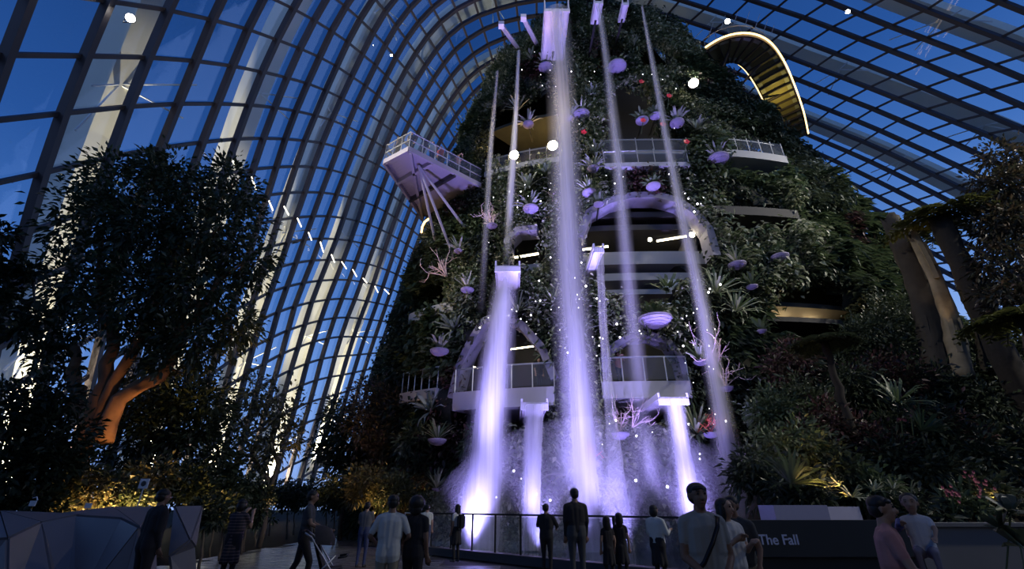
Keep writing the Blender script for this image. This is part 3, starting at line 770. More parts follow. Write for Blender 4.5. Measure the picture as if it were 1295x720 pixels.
for (x0, y0, x1, y1, off, lab) in ((651, 326, 681, 321, -.9, 'warm strip light under the small side arch'), (737, 316, 769, 312, -1.1, 'short warm strip light under the great arch beside the tallest waterfall'), (831, 305, 868, 299, -1.1, 'longest warm strip light under the great arch'),
                              (646, 442, 676, 438, -2.0, 'thin strip light inside the lower arch above the railing'), (803, 431, 817, 430, -1.5, 'short strip light inside the small yellow arch'), (588, 460, 604, 466, -1.5, 'slanting strip light low inside the lower arch')):
    tag(strip(x0, y0, x1, y1, off, .06 if y0 < 400 else .035), lab)

# ------------------------------------------------------------------ waterfalls
def water_material():
    m, n, l, b = _bsdf('falling_water'); n.remove(b)
    uv = n.new('ShaderNodeUVMap'); sep = n.new('ShaderNodeSeparateXYZ'); l.new(uv.outputs[0], sep.inputs[0])
    tc = n.new('ShaderNodeTexCoord'); mp = n.new('ShaderNodeMapping'); mp.inputs['Scale'].default_value = (3.5, 3.5, 0.06)
    nz = n.new('ShaderNodeTexNoise'); nz.inputs['Scale'].default_value = 1.0; nz.inputs['Detail'].default_value = 4; nz.inputs['Roughness'].default_value = .6
    l.new(tc.outputs['Object'], mp.inputs[0]); l.new(mp.outputs[0], nz.inputs['Vector'])
    rg = n.new('ShaderNodeMapRange'); rg.inputs['From Min'].default_value = .30; rg.inputs['From Max'].default_value = .72; rg.inputs['To Min'].default_value = .45; rg.inputs['To Max'].default_value = 1.0
    l.new(nz.outputs['Fac'], rg.inputs['Value'])
    at = n.new('ShaderNodeAttribute'); at.attribute_name = 'veil'
    mul = n.new('ShaderNodeMath'); mul.operation = 'MULTIPLY'
    l.new(rg.outputs[0], mul.inputs[0]); l.new(at.outputs['Fac'], mul.inputs[1])
    t = n.new('ShaderNodeBsdfTransparent')
    d = n.new('ShaderNodeBsdfDiffuse'); d.inputs[0].default_value = (.92, .92, .95, 1)
    tr = n.new('ShaderNodeBsdfTranslucent'); tr.inputs[0].default_value = (.92, .92, .95, 1)
    m1 = n.new('ShaderNodeMixShader'); m1.inputs[0].default_value = .5; l.new(d.outputs[0], m1.inputs[1]); l.new(tr.outputs[0], m1.inputs[2])
    m2 = n.new('ShaderNodeMixShader'); l.new(mul.outputs[0], m2.inputs[0]); l.new(t.outputs[0], m2.inputs[1]); l.new(m1.outputs[0], m2.inputs[2])
    l.new(m2.outputs[0], n['Material Output'].inputs['Surface'])
    return m
m_water = water_material()
m_spout = mat('pale_steel_spout', (0.60, 0.58, 0.66), 0.35, 0.2)
def waterfall(path, Y, label, dens=0.5, fade_in=0.0, fade_out=0.0, layers=3, edge=False):
    """path: (px, py, width px) down the picture; the water hangs in the plane y = Y"""
    C = []; Wd = []
    for x, y, w in path:
        p = at_y(x, y, Y); depth = np.dot(p - [0, 0, CZ], [0, CP, SP]); C.append(p); Wd.append(w / F * depth)
    C = np.array(C); Wd = np.array(Wd)
    s = np.r_[0, np.cumsum(np.linalg.norm(np.diff(C, axis=0), axis=1))]; m = 24; u = np.linspace(0, s[-1], m)
    C = np.stack([np.interp(u, s, C[:, k]) for k in range(3)], 1); Wd = np.interp(u, s, Wd)
    base = C[-1].copy(); base[2] = max(0, base[2])
    root = thing('waterfall', label, 'waterfall', base, group='lit waterfalls of the planted tower')
    K = 13
    for L_ in range(layers):
        V = []; A = []
        ws = (1.0, 0.72, 0.5, .9)[L_ % 4]; sg = (-1, 1, -1, 1)[L_ % 4]
        for i in range(m):
            v = i / (m - 1)
            al = dens
            if fade_in: al *= min(1, v / fade_in + .15)
            if fade_out: al *= min(1, max(0.0, (1 - v) / fade_out))
            for k in range(K):
                a = (k / (K - 1) - .5) * 2
                jit = .03 * math.sin(i * 1.7 + k * 2.1 + L_ * 3)
                V.append(C[i] - base + [a * Wd[i] * ws / 2 + jit, sg * (Wd[i] * .22 * (1 - a * a) * ws) + .05 * L_, 0])
                prof = (1 - a * a) ** 1.6 if not edge else (0.45 + 0.55 * a ** 6) * (1 if abs(a) < .999 else 0)
                A.append(al * prof)
        idx = np.arange(m * K).reshape(m, K)
        q = np.stack([idx[:-1, :-1], idx[:-1, 1:], idx[1:, 1:], idx[1:, :-1]], -1).reshape(-1, 4)
        o = mesh_np('veil', V, q, m_water, root, True)
        at = o.data.attributes.new('veil', 'FLOAT', 'POINT'); at.data.foreach_set('value', np.array(A, np.float32))
        tag(o, kind='stuff') if False else None
    return root
YF = 18.7
waterfall([(705, 12, 34), (713, 180, 44), (723, 400, 54), (736, 560, 70), (742, 697, 104)], YF, 'tallest broad waterfall pouring from the box spout at the top of the tower', .46)
waterfall([(641, 338, 32), (632, 420, 44), (620, 520, 56), (603, 697, 84)], YF - .1, 'brightest broad waterfall dropping past the lower balcony beside the railing', .80, fade_in=.22)
waterfall([(676, 512, 26), (673, 580, 26), (669, 697, 28)], YF - .5, 'straight square-edged waterfall falling from the balcony edge', .75, edge=True)
waterfall([(656, 64, 5), (652, 150, 8), (648, 210, 12), (640, 335, 14)], YF + .6, 'thin water streak from the longer slanting spout arm to the small side arch', .6, fade_out=.25)
waterfall([(629, 90, 4), (621, 180, 8), (614, 300, 11), (608, 400, 13)], YF + 1.4, 'faintest thin water streak by the lit alcove', .36, fade_out=.5, layers=2)
waterfall([(757, 6, 9), (766, 70, 13), (779, 180, 20), (792, 330, 26), (806, 470, 30), (826, 697, 56)], YF + .2, 'soft waterfall crossing the middle of the great arch', .36, fade_out=.5)
waterfall([(812, 8, 3), (822, 62, 8), (840, 160, 13), (862, 270, 20), (886, 380, 26), (908, 500, 32), (938, 697, 66)], YF, 'slanting waterfall at the flank of the great arch', .42)
waterfall([(758, 314, 10), (762, 400, 11), (769, 490, 13), (777, 580, 22), (784, 697, 44)], YF - .2, 'narrow waterfall from the small box spout in front of the great arch', .55, edge=True, layers=2)
waterfall([(851, 505, 30), (862, 570, 32), (884, 697, 46)], YF - .4, 'broad waterfall falling from the middle balcony behind the man with the shoulder strap', .75)
waterfall([(818, 540, 16), (822, 600, 26), (830, 697, 54)], YF - .2, 'short faint water veil between the narrow waterfall and the middle balcony', .30, fade_in=.5, layers=2)

# spouts
def box_spout(x, y, wpx, hpx, Y0, Y1, label):
    p = at_y(x, y, Y0); depth = np.dot(p - [0, 0, CZ], [0, CP, SP]); w = wpx / F * depth; h = hpx / F * depth
    root = thing('water_spout', label, 'spout', p, group='water spouts')
    L_ = Y1 - Y0
    mb = MB()
    mb.box((0, L_ / 2, -h / 2 + .04), (w, L_, .08)); mb.build('chute_floor', m_spout, root)
    for sgn in (-1, 1):
        mb = MB(); mb.box((sgn * w / 2, L_ / 2, 0), (.08, L_, h)); mb.build('chute_side', m_spout, root)
    mb = MB(); mb.box((0, .04, -h / 2 - .1), (w * 1.08, .1, .25)); mb.build('lip', m_spout, root)
    mb = MB(); mb.tube([(0, L_ * .8, -h / 2), (0, 24.5 - Y0, -h / 2 + .3)], .09, 6); mb.build('support_arm', m_housing, root)
box_spout(704, 6, 30, 18, YF + .1, 22.6, 'broad pale box spout at the very top of the tower')
box_spout(757, 0, 10, 7, YF + .3, 20.6, 'narrow pale spout beside the broad box spout')
box_spout(791, 2, 7, 6, YF + .9, 21.0, 'slimmest pale spout, next to the bare rock alcoves')
box_spout(757, 311, 12, 7, YF - .15, 24.0, 'small box spout in front of the great arch')
box_spout(642, 334, 30, 9, YF, 24.0, 'shallow box spout under the small side arch')
box_spout(676, 508, 32, 7, YF - .45, 23.0, 'flat spout lip on the lower balcony')
box_spout(851, 501, 36, 8, YF - .35, 23.0, 'flat spout lip on the middle balcony')
for (x0, y0, x1, y1, lab) in ((634, 33, 657, 65, 'longer slanting spout arm reaching out over the lit alcove'), (662, 24, 681, 61, 'shorter slanting spout arm beside the broad box spout')):
    a = at_y(x0, y0, 19.2); b = hit(x1, y1, 0.0)
    root = thing('spout_arm', lab, 'spout', b)
    mb = MB(); mb.beam([np.zeros(3), a - b], .30, .18, np.array([0, 0, 1.0])); mb.build('channel', m_spout, root)
    mb = MB(); mb.box(a - b + [0, 0, .1], (.36, .36, .3)); mb.build('nozzle', m_spout, root)

# ------------------------------------------------------------------ viewing platform
m_deck = mat('lilac_grey_steel', (0.27, 0.25, 0.31), 0.5, 0.2, var=.1, scale=.8)
PA, PB, PC_, PD = np.array([-5.9, 20.0]), np.array([-7.6, 21.1]), np.array([-6.3, 26.9]), np.array([-2.0, 23.3])
PZ = 20.0
plat = thing('viewing_platform', 'cantilevered lookout platform with railing jutting from the planted tower', 'platform', (-4, 24, PZ))
PO = np.array([-4, 24, PZ])
mb = MB(); mb.prism(np.array([PA, PB, PC_, [-2.0, 27.2], PD]) - PO[:2], -.06, .06); mb.build('deck', m_housing, plat)  # near-black plate puts shade into the gaps between the soffit slats
def pl2(p, z=0.0): return np.array([p[0], p[1], PZ + z]) - PO
for a, b in ((PA, PB), (PB, PC_), (PA, PD)):
    mb = MB(); mb.beam([pl2(a), pl2(b)], .14, .34, np.array([0, 0, -1.0])); mb.build('edge_beam', m_deck, plat)
for k in range(26):      # slats of the soffit
    u = (k + .5) / 26
    a = PA + (PD - PA) * u; b = PB + (PC_ - PB) * u
    a = a + (b - a) * .04; b = b - (b - a) * .04
    mb = MB(); mb.beam([pl2(a, -.07), pl2(b, -.07)], .20, .05, np.array([0, 0, -1.0])); mb.build('soffit_slat', m_deck, plat)
for u, v in ((0.02, .98), (.30, .30), (.62, .62)):
    mb = MB(); mb.beam([pl2(PA + (PD - PA) * u, -.12), pl2(PB + (PC_ - PB) * v, -.12)], .16, .34, np.array([0, 0, -1.0])); mb.build('cross_beam', m_housing if u == .62 else m_deck, plat)
mid = (PA + PB) / 2
for tgt in ((-2.9, 24.6, 13.5), (-4.2, 26.3, 13.8), (-1.9, 23.9, 15.5)):
    mb = MB(); mb.tube([pl2(mid + (PD - mid) * .25, -.3), np.array(tgt) - PO], .085, 8); mb.build('strut', m_deck, plat)
for a, b, n in ((PA, PD, 6), (PB, PA, 3), (PB, PC_, 7)):
    for h in (1.15, .55):
        mb = MB(); mb.tube([pl2(a, h), pl2(b, h)], .035, 5); mb.build('handrail', m_rail, plat)
    for k in range(n):
        p = a + (b - a) * k / n; mb = MB(); mb.tube([pl2(p, 0), pl2(p, 1.15)], .03, 5); mb.build('post', m_rail, plat)
    mb = MB(); mb.add([pl2(a, .1), pl2(b, .1), pl2(b, 1.1), pl2(a, 1.1)], [(0, 1, 2, 3)]); mb.build('glass_panel', m_railglass, plat)

# ------------------------------------------------------------------ curved walkway high on the tower
m_under = mat('brown_soffit', (0.26, 0.22, 0.12), 0.7, var=.2, scale=.7)
m_led = emit_mat('warm_handrail_light', (1.0, 0.66, 0.24), 4.0)
WZ = 36.0
outer = np.array([at_z(x, y, WZ - 1.15)[:2] for x, y in ((893, 62), (903, 53), (918, 46), (945, 42), (968, 50), (982, 66), (994, 88), (1006, 118), (1015, 145), (1020, 170))])
s = np.r_[0, np.cumsum(np.linalg.norm(np.diff(outer, axis=0), axis=1))]
u = np.linspace(0, s[-1], 40)
outer = np.stack([np.interp(u, s, outer[:, k]) for k in range(2)], 1)
for _ in range(6): outer[1:-1] = (outer[:-2] + 2 * outer[1:-1] + outer[2:]) / 4
tn = np.gradient(outer, axis=0); tn /= np.linalg.norm(tn, axis=1)[:, None]
nr = np.stack([-tn[:, 1], tn[:, 0]], 1); nr *= np.sign(np.sum(nr * (np.array([18.5, 31.0]) - outer), 1))[:, None]
innr = outer + nr * 2.3
walk = thing('curved_walkway', 'curved high walkway with glowing edge looping out from the tower top', 'walkway', (18, 30, WZ - 1.1))
WO = np.array([18, 30, WZ - 1.1])
def w3(p, z): return np.c_[p, np.full(len(p), z)] - WO
mb = MB(); a, b = w3(outer, WZ - 1.1), w3(innr, WZ - 1.1); k = len(a)
mb.add(np.r_[a, b, a - [0, 0, .15], b - [0, 0, .15]], [(i, i + 1, k + i + 1, k + i) for i in range(k - 1)] + [(2 * k + i, 3 * k + i, 3 * k + i + 1, 2 * k + i + 1) for i in range(k - 1)] + [(i, 2 * k + i, 2 * k + i + 1, i + 1) for i in range(k - 1)] + [(k + i, k + i + 1, 3 * k + i + 1, 3 * k + i) for i in range(k - 1)])
mb.build('deck', m_under, walk)
mb = MB(); mb.tube(w3(outer - nr * .16, WZ - 1.12), .07, 6); mb.build('glowing_edge', m_led, walk)
mb = MB(); mb.tube(w3(innr[8:26] + nr[8:26] * .12, WZ - 1.12), .05, 6); mb.build('glowing_edge', m_led, walk)
for side_ in (outer, innr):
    mb = MB(); mb.beam(w3(side_, WZ - 1.35), .12, .3, np.array([0, 0, 1.0])); mb.build('edge_beam', m_mull, walk)
for i in range(0, 40, 2):
    for side_ in (outer, innr):
        p = w3(side_[i:i + 1], WZ - 1.1)[0]; mb = MB(); mb.tube([p, p + [0, 0, 1.1]], .03, 4); mb.build('post', m_rail, walk)
    mb = MB(); mb.beam([w3(outer[i:i + 1], WZ - 1.28)[0], w3(innr[i:i + 1], WZ - 1.28)[0]], .10, .2, np.array([0, 0, -1.0])); mb.build('cross_beam', m_mull, walk)
m_grate = mat('pale_grate_panel', (0.42, 0.42, 0.40), 0.4)
for side_, sg in ((outer, .22), (innr, -.22)):
    for i in range(1, 38, 2):
        c = side_[i] + nr[i] * sg; d = side_[i + 1] - side_[i]; L_ = np.linalg.norm(d); d = d / L_; q = np.array([-d[1], d[0]])
        mb = MB(); mb.prism([(c - WO[:2] + d * sx * L_ * .7 + q * sy * .16) for sx, sy in ((-1, -1), (1, -1), (1, 1), (-1, 1))], -.20, -.16); mb.build('soffit_panel', m_grate, walk)
for i in (4, 14, 24, 33):
    a = w3(outer[i:i + 1] + nr[i] * 1.1, WZ - 1.3)[0]; b = w3(np.array([[16.5, 30.5]]), 31.5)[0]
    mb = MB(); mb.tube([a, b], .10, 6); mb.build('brace', m_mull, walk)
for side_ in (outer, innr):
    mb = MB(); mb.tube(w3(side_, WZ), .03, 5); mb.build('handrail', m_rail, walk)
for i in range(1, 14, 2):     # hanger rods to the handrail
    p = w3(outer[i:i + 1], WZ)[0]; mb = MB(); mb.tube([p, p + [.3, -.6, .9]], .02, 4); mb.build('hanger', m_rail, walk)

# ------------------------------------------------------------------ trees and shrubs
def lobe(x, y, r, Y):
    p = at_y(x, y, Y); depth = np.dot(p - [0, 0, CZ], [0, CP, SP]); return p, r / F * depth
def crown(lv, c, r, n, L, Wd, squash=.85, cl=30):
    """n leaves in twig-end clusters through a rounded mass"""
    k = max(4, n // cl)
    d = unit(RNG.normal(size=(k, 3))); rad = r * RNG.uniform(.25, 1.05, k)[:, None] ** .6
    cc = c + d * rad * np.array([1, 1, squash])
    b = np.repeat(cc, cl, 0); m = len(b)
    rnd = RNG.normal(size=(m, 3))
    b = b + rnd * min(.32, r * .22)
    sc_ = RNG.uniform(.65, 1.3, m)
    lv.add(b, rnd + np.repeat(d, cl, 0) * .6 + [0, 0, -.15], L * sc_, Wd * sc_, nrm=RNG.normal(size=(m, 3)) * .6 + [0, -.2, 1.0], droop=.15)
def plant(name, label, cat, Y, lobes, stems, leaf, L, Wd, dens, bark=None, group=None, r0=.16, foot=None, squash=.85, twigs=True):
    ls = [lobe(x, y, r, Y + dy) for (x, y, r, *e) in lobes for dy in [e[0] if e else 0.0]]
    base = at_y(stems[0][0][0], stems[0][0][1], Y) if stems else ls[0][0].copy(); base[2] = 0
    root = thing(name, label, cat, base, group=group)
    lv = Leaves()
    for c, r in ls: crown(lv, c - base, r, int(dens * 4.5 * r * r), L, Wd, squash)
    tag(lv.build('foliage', leaf), kind='stuff').parent = root
    bark = bark or m_bark; tb = MB(); ends = []
    for st in stems:
        P = np.array([at_y(x, y, Y) for x, y in st]) - base
        if st is stems[0]: P[0][2] = -.05
        s_ = np.r_[0, np.cumsum(np.linalg.norm(np.diff(P, axis=0), axis=1))]; u_ = np.linspace(0, s_[-1], 9)
        Q_ = np.stack([np.interp(u_, s_, P[:, k]) for k in range(3)], 1); Q_[1:-1] += RNG.normal(size=(7, 3)) * r0 * .35
        tb.tube(Q_, np.linspace(r0, r0 * .45, 9), 8); ends += [Q_[5], Q_[7], Q_[8]]
    if stems and twigs:
        for c, r in ls:
            c = c - base
            a = min(ends, key=lambda e: np.linalg.norm(e - c)); mid = (a + c) / 2 + RNG.normal(size=3) * .2
            tb.tube([a, mid, c], [r0 * .42, r0 * .26, r0 * .12], 5)
            for _ in range(3): tb.tube([c, c + unit(RNG.normal(size=3)) * r * .8], [r0 * .12, r0 * .05], 4)
    if tb.v: tb.build('trunk', bark, root, True)
    return root
m_leaf_tree = leaf_mat('glossy_tree_leaves', [(0.030, 0.045, 0.020), (0.055, 0.075, 0.030), (0.080, 0.085, 0.040), (0.040, 0.055, 0.025)], .35)
m_leaf_olive = leaf_mat('olive_tree_leaves', [(0.06, 0.07, 0.03), (0.10, 0.10, 0.045), (0.12, 0.10, 0.05), (0.05, 0.06, 0.03)], .4)
m_leaf_night = leaf_mat('deep_green_leaves', [(0.015, 0.026, 0.012), (0.03, 0.045, 0.02), (0.04, 0.055, 0.028)], .45)

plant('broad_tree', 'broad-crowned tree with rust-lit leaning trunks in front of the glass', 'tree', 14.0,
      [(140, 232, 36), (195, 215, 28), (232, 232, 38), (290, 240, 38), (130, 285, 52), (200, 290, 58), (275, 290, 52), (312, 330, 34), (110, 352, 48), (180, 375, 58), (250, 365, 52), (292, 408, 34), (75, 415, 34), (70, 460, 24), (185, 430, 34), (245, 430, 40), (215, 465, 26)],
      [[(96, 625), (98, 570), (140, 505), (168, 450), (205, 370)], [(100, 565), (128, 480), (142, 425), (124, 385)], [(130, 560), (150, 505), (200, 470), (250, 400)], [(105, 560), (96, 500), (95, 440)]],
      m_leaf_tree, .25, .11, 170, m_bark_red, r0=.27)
plant('overhanging_tree', 'dark leafy branches reaching in over the faceted barrier beside the widest arch', 'tree', 9.0,
      [(8, 300, 16), (18, 345, 22), (0, 390, 26), (40, 345, 10), (25, 420, 22), (-30, 360, 40), (-40, 300, 40), (45, 400, 12)], [[(-90, 640), (-70, 450), (-40, 370), (0, 340)]], m_leaf_night, .19, .09, 330, r0=.12)
for lab, Y, lb in (('big dark leafy shrub beside the faceted barrier under the overhanging branches', 11.5, [(18, 520, 42), (-15, 570, 45), (30, 590, 48)]),
                   ('dark leafy shrub between the overhanging branches and the rust-lit trunks', 12.0, [(62, 505, 34), (75, 560, 38), (70, 600, 36)])):
    plant('large_shrub', lab, 'shrub', Y, lb, [[(lb[-1][0], 655), (lb[-1][0], 600), (lb[0][0], 540)]], m_leaf_night, .20, .09, 330, r0=.07)
plant('dense_tree', 'dense dark tree just behind the rust-lit trunks', 'tree', 17.0, [(178, 505, 34), (220, 500, 40), (255, 520, 38), (195, 550, 42), (245, 565, 42), (270, 590, 28), (160, 575, 32)],
      [[(212, 650), (214, 600), (220, 540)]], m_leaf_night, .24, .10, 210, r0=.14)
plant('bushy_tree', 'small bushy olive-leaved tree in front of the brightly lit arch foot', 'tree', 21.0, [(325, 497, 30), (352, 510, 28), (305, 535, 32), (345, 545, 34), (368, 552, 16), (298, 578, 26), (335, 585, 24)],
      [[(338, 640), (350, 590), (345, 545), (330, 505)], [(342, 615), (318, 570), (305, 535)]], m_leaf_olive, .24, .11, 80, r0=.12)
plant('rounded_tree', 'rounded dark tree standing alone between the glass wall and the tower foot', 'tree', 24.5, [(430, 528, 24), (418, 565, 22), (445, 560, 28), (430, 595, 24)], [[(436, 640), (436, 590), (432, 540)]], m_leaf_night, .26, .11, 190, r0=.12)
plant('reddish_tree', 'reddish-leaved tree leaning against the tower foot', 'tree', 24.0, [(465, 505, 24), (492, 512, 28), (470, 545, 30), (505, 550, 28), (480, 585, 30)], [[(480, 640), (482, 590), (478, 530)]], leaf_mat('bronze_leaves', [(0.045, 0.035, 0.025), (0.065, 0.045, 0.035), (0.05, 0.05, 0.025), (0.11, 0.06, 0.05)]), .24, .10, 170, r0=.11)
plant('fig_tree', 'dark fig tree at the edge of the tower beside the lowest bowl planters', 'tree', 22.5, [(525, 560, 22), (520, 600, 24), (545, 590, 18)], [[(528, 650), (526, 610), (524, 570)]], m_leaf_dark, .26, .11, 190, r0=.10)
plant('corner_tree', 'tall dark dense tree beside the thick tree-fern trunk', 'tree', 14.5, [(1268, 198, 24), (1250, 235, 20), (1285, 235, 30), (1262, 280, 30), (1300, 290, 40), (1258, 330, 26), (1292, 355, 36), (1268, 378, 26), (1320, 240, 40)],
      [[(1310, 640), (1305, 480), (1295, 330), (1280, 240)]], leaf_mat('dusky_leaves', [(0.03, 0.035, 0.022), (0.05, 0.048, 0.030), (0.08, 0.05, 0.03), (0.03, 0.04, 0.02)]), .24, .09, 230, r0=.2)
# understorey along the glass wall
UL = ('low dark shrub behind the faceted barrier, below the rust-lit trunks', 'amber-lit shrub at the foot of the rust-lit trunks', 'low dark shrub behind the small square sign', 'shrub beside the small square sign, lit amber from below',
      'low shrub under the dense dark tree', 'shrub in the shade between the dense tree and the bushy tree', 'low shrub under the bushy olive-leaved tree', 'clipped low shrub beside the path under the glass wall', 'low shrub below the rounded dark tree', 'shrub with amber-lit leaves below the reddish tree', 'low shrub at the tower foot beside the glass railing', 'low shrub between the reddish tree and the fig tree')
for k, (x, y, r, Y, mt) in enumerate([(40, 632, 28, 11.5, 0), (105, 615, 28, 12.5, 1), (150, 628, 26, 13, 0), (190, 605, 26, 15, 1), (230, 618, 28, 15.5, 0), (275, 620, 26, 17, 0), (315, 620, 22, 19, 0), (365, 625, 16, 26, 0), (425, 622, 20, 22, 0), (465, 612, 24, 21.5, 1), (540, 640, 18, 20.3, 0), (503, 620, 22, 21, 0)]):
    plant('low_shrub', UL[k], 'shrub', Y, [(x, y, r), (x + r * .6, y + 8, r * .7), (x - r * .5, y + 10, r * .7)], [[(x, 665), (x, y)]], (m_leaf_night, m_leaf_olive)[mt], .17, .08, 420, r0=.04)

HL = ('low hedge clump under the glass wall beside the small bushy tree', 'low hedge clump under the glass wall, next along towards the rounded tree', 'low hedge clump at the foot of the bright arch', 'low hedge clump beside the rounded dark tree', 'low hedge clump behind the woman in the striped dress', 'low hedge clump just behind the person with the stroller')
for k, (x, y, r, Y) in enumerate([(345, 622, 14, 29), (375, 624, 13, 30), (400, 622, 14, 30), (415, 628, 14, 27), (305, 628, 16, 25), (385, 632, 12, 33)]):
    plant('hedge_clump', HL[k], 'hedge', Y, [(x, y, r), (x + r, y + 3, r * .8), (x - r, y + 3, r * .8)], [[(x, 655), (x, y)]], m_leaf_night, .2, .09, 260, r0=.04, group='hedge along the glass wall')

SL = ('dark shrub at the path edge behind the faceted panel end', 'dark shrub at the path edge beside the woman in the striped dress', 'dark shrub at the path edge under the bushy olive-leaved tree', 'dark shrub at the path edge farther along towards the bright arch foot')
for k, (x, y, r, Y) in enumerate([(262, 648, 20, 13.6), (285, 645, 18, 15.5), (310, 642, 17, 18.0), (325, 640, 15, 21.5)]):
    plant('edge_shrub', SL[k], 'shrub', Y, [(x, y, r), (x + r * .6, y + 10, r * .8), (x - r * .7, y + 8, r * .9)], [[(x, 680), (x, y)]], m_leaf_night, .17, .08, 360, r0=.04, group='shrubs along the path edge')

# ------------------------------------------------------------------ planted bank beside the tower
bank = tag(link('ground_bank', None), kind='structure')
bx = np.linspace(7.5, 30, 40); by = np.linspace(9.6, 26, 30); gx, gy = np.meshgrid(bx, by)
def bank_z(x, y):
    return np.clip((y - 10.2 - .12 * np.maximum(0, 12 - x)) * .55, 0, 6.5) * np.clip((x - 7.6) / 3.5, 0, 1) + .12 * np.sin(x * 1.7) * np.cos(y * 1.3)
gz = bank_z(gx, gy) - .05
ii = np.arange(gx.size).reshape(gx.shape)
mesh_np('soil', np.stack([gx, gy, gz], -1).reshape(-1, 3), np.stack([ii[:-1, :-1], ii[:-1, 1:], ii[1:, 1:], ii[1:, :-1]], -1).reshape(-1, 4), m_soil, bank, True)
BL = [(965, 600, 34, 0), (1000, 565, 36, 1), (1010, 620, 30, 0), (1050, 590, 36, 0), (1040, 540, 34, 2), (1095, 560, 34, 2), (1090, 610, 30, 1), (1135, 590, 34, 0), (1150, 540, 38, 0), (1185, 600, 36, 0), (1195, 550, 36, 2), (1180, 500, 38, 0), (1230, 580, 36, 0), (1245, 520, 40, 0), (1250, 630, 30, 0), (1215, 640, 28, 1),
      (1160, 640, 24, 0), (1285, 560, 40, 0), (1280, 490, 40, 0), (1120, 480, 36, 2), (1075, 490, 34, 0), (1270, 430, 36, 0), (1220, 470, 34, 0), (985, 520, 30, 1), (1020, 500, 28, 0), (1000, 455, 26, 2), (1100, 430, 34, 0), (1130, 405, 30, 0)]
WHAT = ('dark green shrub on the bank', 'mid green fern-leaved shrub on the bank', 'wine-tinged shrub on the bank')
WHERE = ('next to the slanting waterfall', 'above the blue planter block', 'behind the blue planter block', 'above the name board', 'above the amber-lit leaves', 'beside the amber-lit leaves', 'behind the man in pink', 'above the carried child', 'under the pale bark trunk', 'below the pink flowers', 'above the pink flowers', 'at the foot of the thick tree-fern trunk', 'above the low grey wall', 'under the tall dense tree', 'at the low grey wall, beside the big striped leaves', 'at the low grey wall among pink flowers',
         'at the low grey wall behind the carried child', 'beside the distant amber lamp', 'below the tall dense tree', 'under the dark bark trunk', 'below the flat-topped tree fern', 'under the drooping fronds', 'beside the thick tree-fern trunk', 'below the two alcove lamps', 'under the flat-topped tree fern', 'beneath the larger alcove lamp', 'against the dark bark trunk', 'between the dark bark trunk and the alcove')
for k, (x, y, r, mt) in enumerate(BL):
    Y = 13.0 + (640 - y) * .030 + (0.4 if x < 1000 else 0)
    plant('bank_shrub', WHAT[mt] + ' ' + WHERE[k], 'shrub', Y, [(x, y, r), (x + r * .7, y + 12, r * .75, -.3), (x - r * .6, y + 12, r * .75, .2)], [[(x, 668), (x, y)]], (m_leaf_dark, m_leaf_mid, m_leaf_red)[mt], .24, .09, 260, r0=.05, group='shrubs on the planted bank')

# tree ferns
def frond_crown(root, c, n, L, mt, droop, seed, width=.5):
    rg = np.random.default_rng(seed)
    for k in range(n):
        a = k / n * 2 * math.pi + rg.uniform(-.15, .15); l = L * rg.uniform(.85, 1.15); tb = MB(); lv = Leaves()
        h = np.array([math.cos(a), math.sin(a), 0]); t = np.linspace(0, 1, 12)
        P = c + h[None] * (l * t)[:, None] + np.array([0, 0, 1.0])[None] * (l * (.28 * t - droop * t * t))[:, None]
        tb.tube(P, np.linspace(.04, .012, 12), 5)
        fr = tb.build('frond', mt, root)
        B = np.repeat(P[1:], 8, 0) + RNG.normal(size=(88, 3)) * .02; s = np.cross(h, [0, 0, 1.0])
        sg = np.tile([1, -1], 44)[:, None]; tt = np.repeat(t[1:], 8)
        lv.add(B, s[None] * sg + h[None] * .35 + [0, 0, -.15] + RNG.normal(size=(88, 3)) * .12, width * np.sin(np.clip(tt * 2.9 + .25, 0, 3.1)) + .08, .09, nrm=np.tile([0, 0, 1.0], (88, 1)), droop=.1)
        o = lv.build('leaflets', mt, fr); tag(o, kind='stuff')
m_fiber = mat('dark_fibrous_trunk', (0.022, 0.018, 0.015), .95, var=.5, scale=9, bump=1.0)
def tree_fern(label, base, top, r0, r1, n, L, mt, droop, seed):
    base, top = np.asarray(base), np.asarray(top)
    root = thing('tree_fern', label, 'tree fern', base); d = top - base
    tb = MB(); t = np.linspace(0, 1, 14); P = d[None] * t[:, None] + RNG.normal(size=(14, 3)) * .03
    tb.tube(P, np.linspace(r0, r1, 14) + RNG.normal(size=14) * .025, 12); tb.build('trunk', m_fiber, root, True)
    frond_crown(root, d, n, L, mt, droop, seed)
m_frond = leaf_mat('olive_frond', [(0.07, 0.09, 0.025), (0.12, 0.13, 0.04), (0.09, 0.10, 0.03)])
b = at_y(1300, 470, 15.5); tp = at_y(1188, 276, 15.5); b[2] = bank_z(b[0], b[1]) - .1 if bank_z(b[0], b[1]) > 0 else 0
tree_fern('tree fern with a thick dark trunk and spreading olive fronds against the glass', (b[0] - .6, 15.5, b[2]), tp, .42, .34, 13, 2.0, m_frond, .40, 21)
tp = at_y(1042, 432, 15.2); tree_fern('flat-topped dark tree fern on the bank below the alcove lamps', (tp[0], 15.2, float(bank_z(tp[0], 15.2)) - .1), tp, .14, .12, 14, 1.15, m_leaf_dark, .45, 22)
tp = at_y(1290, 400, 13.0); tree_fern('tree fern with drooping fronds under the tall dense tree', (tp[0] + .4, 13.0, float(bank_z(tp[0], 13)) - .1), tp, .2, .17, 13, 1.7, m_frond, .5, 23)
